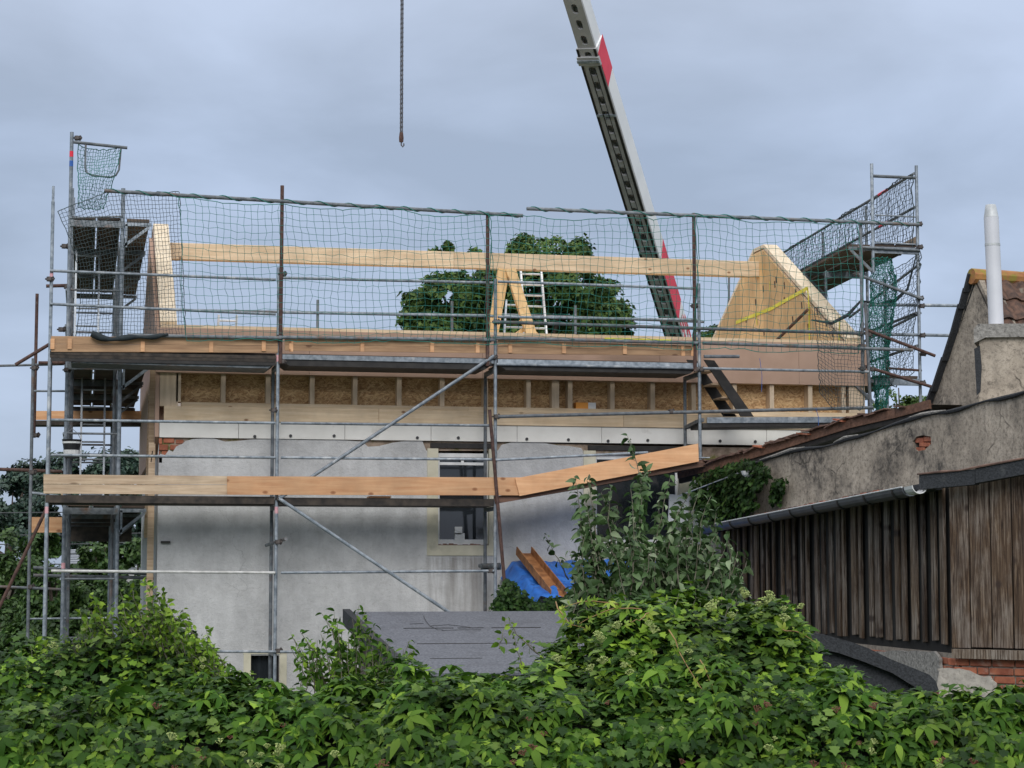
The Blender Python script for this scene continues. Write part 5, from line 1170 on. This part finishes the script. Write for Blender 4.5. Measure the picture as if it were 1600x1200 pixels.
umbels(root_r, [(1160,922),(1164,930),(1202,930),(1207,936),(1196,940),(1252,948),(1115,945),(1143,962),(1015,975),(1022,985),(965,978),(988,1022),(1076,1020),(1130,1057),(985,1052),(870,1030),(940,1000),(1185,945),(1110,950),(1225,952),(1063,1080),(975,1040)]+[(random.uniform(880,1240), random.uniform(960,1080)) for _ in range(6)], 11.1, 5, R_=.024, nn=22)
umbels(root_h, [(random.uniform(150,760), random.uniform(1150,1200)) for _ in range(5)]+[(random.uniform(380,480), random.uniform(1165,1200)) for _ in range(8)]+[(random.uniform(760,1500), random.uniform(1130,1200)) for _ in range(6)], 10.35, 6, R_=.02, nn=20)
umbels(root_h, [(random.uniform(200,1600), random.uniform(1095,1200)) for _ in range(26)], 10.42, 7, 'berry', .02, 12)
umbels(root_l, [(random.uniform(20,330), random.uniform(980,1120)) for _ in range(18)], 11.35, 8, R_=.018, nn=16)

# apple tree
at_ = thing('apple_tree', PD(1010,893,14.2)*1.0, 'young apple tree with grey green leaves on upright shoots in front of the barn', 'tree'); at_.location.z = 0
crn = PD(1000,1000,14.2); crn.z = 2.3
MB().tube([Vector((crn.x,crn.y,0)), crn], [.07,.045], 8).build('trunk', M['bark'], at_)
tips = [(980,682),(920,742),(1010,738),(1012,735),(1048,742),(1095,762),(1112,775),(905,800),(912,820),(1120,800),(1152,862),(1168,872),(940,770),(955,760),(1030,780),(1065,790),(1085,800),(890,860),(925,850),(1140,890),(1105,850),(1000,800),(975,830),(950,850),(1045,840),(1075,850),(1020,880),(1130,920),(940,900),(1060,905),(1090,900),(990,905),(965,790),(1000,770),(900,745),(1100,930),(1150,905),(915,780),(1078,770),(1135,850),(1122,830),(1090,850),(1060,800),(1120,880),(1160,895),(1100,905),(1140,920),(985,760),(1035,805),(935,840),(960,880),(1010,850),(1095,820),(1080,880)]
spec = []; spec2 = []
for x, y in tips:
    bx_ = 1000+(x-1000)*.62+random.uniform(-12,12); by = min(y+random.uniform(130,200), 985); Z_ = 14.2+random.uniform(-.55,.55)
    spec.append((D_(bx_, by, Z_*.99), D_(x, y, Z_))); spec2.append((crn+Vector((0,0,-.1)), D_(bx_, by+2, Z_*.99)))
shoots(at_, spec, .098, leaf_t(1, .5, .5, .3), M['apple'], M['stem'], .018, .007, seed=14, nleaf_from=.05)
shoots(at_, [(D_(888,905,14.2), D_(851,836,14.1)), (D_(930,985,14.2), D_(893,925,14.1))], .095, leaf_t(1, .6, .34, .3), M['apple'], M['stem'], .03, .006, seed=16, nleaf_from=.35)
b = MB()
for a, c in spec2: b.tube([a, a.lerp(c, .5)+Vector((0,0,-.05)), c], [.018,.012,.007], 5)
b.build('limbs', M['bark'], at_)['kind'] = 'stuff'
sp2 = []
for k in range(150):
    x = min(1150, max(905, random.gauss(1020, 75))); y = random.uniform(850, 975); Z_ = 14.2+random.uniform(-.7,.6); sp2.append((D_(x+random.uniform(-20,20), y+60, Z_), D_(x, y-random.uniform(0,30), Z_)))
shoots(at_, sp2, .098, leaf_t(1, .5, .5, .3), M['apple'], M['stem'], .022, .006, seed=15, nleaf_from=.0)

# ivy on walls
def wall_ivy(name, pl, poly, n, size, label, mm='ivy', depth=.12, seed=0, nrm=None):
    random.seed(seed); np.random.seed(seed); xs_ = [p[0] for p in poly]; ys_ = [p[1] for p in poly]; P_ = []
    def inside(x, y):
        c = False; j = len(poly)-1
        for i in range(len(poly)):
            if (poly[i][1] > y) != (poly[j][1] > y) and x < (poly[j][0]-poly[i][0])*(y-poly[i][1])/(poly[j][1]-poly[i][1])+poly[i][0]: c = not c
            j = i
        return c
    while len(P_) < n:
        x = random.uniform(min(xs_), max(xs_)); y = random.uniform(min(ys_), max(ys_))
        if inside(x+random.gauss(0,3), y+random.gauss(0,3)): P_.append(pl(x, y, random.uniform(0.02, depth)+.1*max(0, noise.noise(Vector((x*.06, y*.06, 1))))))
    P_ = np.array(P_); nn = np.array(nrm if nrm is not None else pl.n); m_ = len(P_)
    mm = 'ivy_dark'; V, F = scatter(IVY, P_, nn*.8+up_*.5+rdir(m_, .35), -up_+rdir(m_, .5), np.random.uniform(.6, 1.2, m_)*size)
    o = np_mesh(name, V, F, M[mm]); return tag(o, label, 'ivy', kind='stuff')
wall_ivy('wall_ivy', WP, [(1085,748),(1110,738),(1130,728),(1158,722),(1165,716),(1198,728),(1202,742),(1188,760),(1178,775),(1186,790),(1165,800),(1140,808),(1100,815),(1080,800)], 2600, .075, 'dense dark ivy clump growing on the left end of the rendered wall', seed=21, depth=.3)
wall_ivy('wall_ivy', WP, [(1218,746),(1228,748),(1230,758),(1222,770),(1216,784),(1203,790),(1206,772),(1208,756)], 260, .07, 'small ivy sprig on the rendered wall right of the larger ivy', seed=22, depth=.12)
TPn = PlN(Vector((0,-.8,0)), Vector((0,-1,0)))
wall_ivy('ground_ivy', TPn, [(780,955),(776,945),(784,915),(792,905),(806,918),(820,930),(834,942),(850,942),(862,934),(880,938),(900,935),(960,940),(960,962),(776,962)], 2600, .06, 'low ivy growing over the edge of the blue tarpaulin', seed=23, depth=.4)
wall_ivy('ground_ivy', PlN(Vector((0,-.6,0)), Vector((0,-1,0))), [(764,962),(772,940),(782,925),(792,962)], 220, .055, 'little ivy tuft at the foot of the scaffold pole beside the shed roof', seed=24, depth=.2)

# trees behind
DIA = (np.array([(0,0,0),(.45,.33,.06),(1,0,-.12),(.45,-.33,.06)], float), np.array([(0,2,1),(0,3,2)]))
def tree(name, base, lobes, n, size, mm, label, seed, trunk=.3, tops=True, cat='tree'):
    np.random.seed(seed); random.seed(seed); root = thing(name, base, label, cat); base = Vector(base)
    P_ = []; N_ = []
    tot = sum(l[1]**2 for l in lobes); hgt = max(l[0].z for l in lobes)
    for c, r in lobes:
        m_ = int(n*r*r/tot); v = np.random.normal(0, 1, (m_, 3)); v /= np.linalg.norm(v, axis=1, keepdims=True); rr_ = r*np.random.uniform(.55, 1.0, m_)**.6
        f_ = np.array([noise.noise(Vector(q*2.2+np.array(c)*.7)) for q in v]); rr_ *= (1+.5*f_)*np.where(np.random.rand(m_) < .1, np.random.uniform(1, 1.3, m_), 1)
        P_.append(np.array(c)+v*rr_[:, None]*np.array([1, 1, .82])); N_.append(v+up_*.5)
    P_ = np.concatenate(P_); N_ = np.concatenate(N_); m_ = len(P_)
    gaps = np.array([noise.noise(Vector(q*(1.1/max(.6, size*5)))) for q in P_]) > -.06; P_ = P_[gaps]; N_ = N_[gaps]; m_ = len(P_)
    V, F = scatter(DIA, P_, N_+rdir(m_, .5), rdir(m_, 1.0)-up_*.3, np.random.uniform(.6, 1.3, m_)*size)
    np_mesh('crown', V, F, M[mm], root, True)['kind'] = 'stuff'
    top_ = Vector((base.x, base.y, hgt*.8)); MB().tube([base, base.lerp(top_, .6), top_], [trunk, trunk*.75, trunk*.35], 9).build('trunk', M['bark'], root)
    for c, r in lobes[:14]:
        s = base.lerp(top_, random.uniform(.5, .9)); MB().tube([s, s.lerp(c, .5)+Vector((0,0,-.1*r)), c], [trunk*.35, trunk*.22, trunk*.08], 6).build('limb', M['bark'], root)
    return root
def lobes_px(lst, Z, sc=1.0):
    o = []
    for x, y, r in lst: o.append((PD(x, y, Z+random.uniform(-.5, .5)*r/3200*Z*2), r/3200*Z*sc))
    return o
random.seed(31)
oak = [(770,440,40),(800,420,34),(730,470,40),(860,430,44),(815,400,38),(850,392,34),(900,400,38),(930,408,24),(770,412,26),(735,432,24),(705,440,22),(690,455,40),(660,470,34),(648,492,28),(720,480,55),(780,470,60),(840,460,60),(900,450,55),(940,460,38),(955,490,36),(965,515,30),(900,510,60),(830,520,60),(750,520,60),(690,525,50),(655,530,30),(700,385,9),(820,378,16),(870,380,14),(680,395,9),(980,525,16),(632,500,14),(740,395,10),(925,392,14),(935,500,40),(910,545,60),(800,560,70),(700,560,60)]
p = PD(805,893,62); p.z = 0
tree('oak_tree', p, lobes_px(oak, 62, .84), 100000, .17, 'oak', 'large dark green oak tree rising behind the ridge beam', 31, .45)
random.seed(32)
p = PD(1415,893,70); p.z = 0
tree('pine_tree', p, lobes_px([(1400,618,14),(1420,632,18),(1440,628,14),(1385,640,20),(1412,650,24),(1440,650,22),(1380,665,24),(1404,606,6),(1455,640,14),(1120,515,14),(1135,525,16),(1105,530,16)][:9], 70), 9000, .14, 'oak', 'dark treetop showing below the right scaffold deck', 32, .25)
p = PD(1120,893,75); p.z = 0
tree('far_tree', p, lobes_px([(1120,518,13),(1105,530,16),(1135,530,18),(1120,550,26)], 75), 3500, .14, 'oak', 'small treetop just right of the crane base', 35, .2)
random.seed(33)
fars = [(20,770,34),(45,745,30),(70,750,34),(95,725,26),(120,740,40),(0,800,40),(40,800,45),(100,790,50),(150,720,22),(170,735,34),(160,780,50),(200,725,24),(215,745,34),(230,720,18),(210,790,50),(-40,790,40),(-80,800,50),(60,830,50),(130,830,50),(200,840,50),(255,750,30),(250,800,50)]
def sub(lst, a, b): return [l for l in lst if a <= l[0] < b]
for i, (a, b_, lab) in enumerate(((-200, 80, 'haze-tinted dark tree mass low on the left horizon behind the power lines'), (80, 185, 'haze-tinted dark tree behind the left tower ladder'), (185, 300, 'haze-tinted dark tree just left of the plastered wall'))):
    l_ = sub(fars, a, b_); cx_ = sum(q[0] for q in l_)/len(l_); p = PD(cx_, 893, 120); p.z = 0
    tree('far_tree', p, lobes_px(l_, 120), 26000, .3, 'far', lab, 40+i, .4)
mids = [(10,850,30),(40,865,34),(70,850,26),(0,890,40),(50,900,40),(20,930,50),(80,920,40),(130,905,30),(150,870,26),(165,850,16),(185,880,30),(210,890,30),(120,940,40),(180,930,45),(230,930,40),(90,960,50),(20,980,50),(160,970,50),(-40,900,50),(-90,930,60),(215,860,20),(240,900,30),(60,1000,60),(200,990,60),(120,1010,60),(-40,980,60)]
for i, (a, b_, Z_, lab) in enumerate(((-200, 60, 42, 'bushy green garden tree at the far left below the power lines'), (60, 125, 40, 'green garden tree between the left scaffold poles'), (125, 200, 44, 'dark leafy tree seen through the lower left tower'), (200, 300, 41, 'dark leafy tree against the left edge of the house'))):
    l_ = sub(mids, a, b_); cx_ = sum(q[0] for q in l_)/len(l_); p = PD(cx_, 893, Z_); p.z = 0
    tree('garden_tree', p, lobes_px(l_, Z_), 34000, .11, 'garden', lab, 50+i, .15)
# grey sheet roof and power lines at left
gr = thing('grey_shed', PD(170,893,60)*1.0, 'pale grey sheet metal roof glimpsed through the left tower', 'shed'); gr.location.z = 0
q = [PD(105,862,60), PD(235,858,60), PD(240,888,54), PD(100,890,54)]
MB().prism(q, (0,0,-.05)).build('roof', M['farroof'], gr)
for k in range(9):
    t = k/8; MB().tube([q[0].lerp(q[3],t)+UP*.03, q[1].lerp(q[2],t)+UP*.03], .03, 5).build('roof_rib', M['farroof'], gr)
c_ = q[3]; d_ = q[2]; MB().prism([Vector((c_.x,c_.y,0)), Vector((d_.x,d_.y,0)), d_-UP*.1, c_-UP*.1], FH*.2).build('wall', M['render_flat'], gr)
lines_ = [(797,795),(829,832),(844,846),(857,862),(878,876)]
for i, ((ya_, yb2), lab) in enumerate(zip(lines_, ('topmost thin power line crossing the left background', 'second power line from the top at the left', 'third power line from the top at the left', 'fourth power line from the top at the left', 'lowest power line at the left'))):
    a = PD(-300, ya_-3, 55); c = PD(262, yb2, 50); m_ = a.lerp(c, .5)-UP*.12
    tag(MB().tube([a, a.lerp(m_,.5)-UP*.03, m_, m_.lerp(c,.5)-UP*.03, c], .014, 5).build('power_line', M['cable']), lab, 'power line', 'power lines at the left')
# hanging lamp on the rendered wall with its cable
lm = thing('wall_lamp', WP(1170,733,.1), 'small pale lamp fitting with cable among the wall ivy', 'lamp')
p = WP(1169,736,.25); MB().tube([p, p-UP*.05, p-UP*.09], [.1,.08,.03], 12).build('shade', M['white'], lm)
MB().tube([p+UP*.0, WP(1169,720,.05)], .012, 6).build('arm', M['galv'], lm); MB().tube([p+UP*.02, WP(1120,752,.3), WP(1060,775,.35)], .008, 5).build('cable', M['zinc_light'], lm)
tag(MB().prism([PY(x,y,.8) for x, y in ((1046,772),(1078,775),(1074,818),(1044,816))], (0,.03,0)).build('white_board', M['white']), 'white board standing behind the apple tree before the right window', 'board')
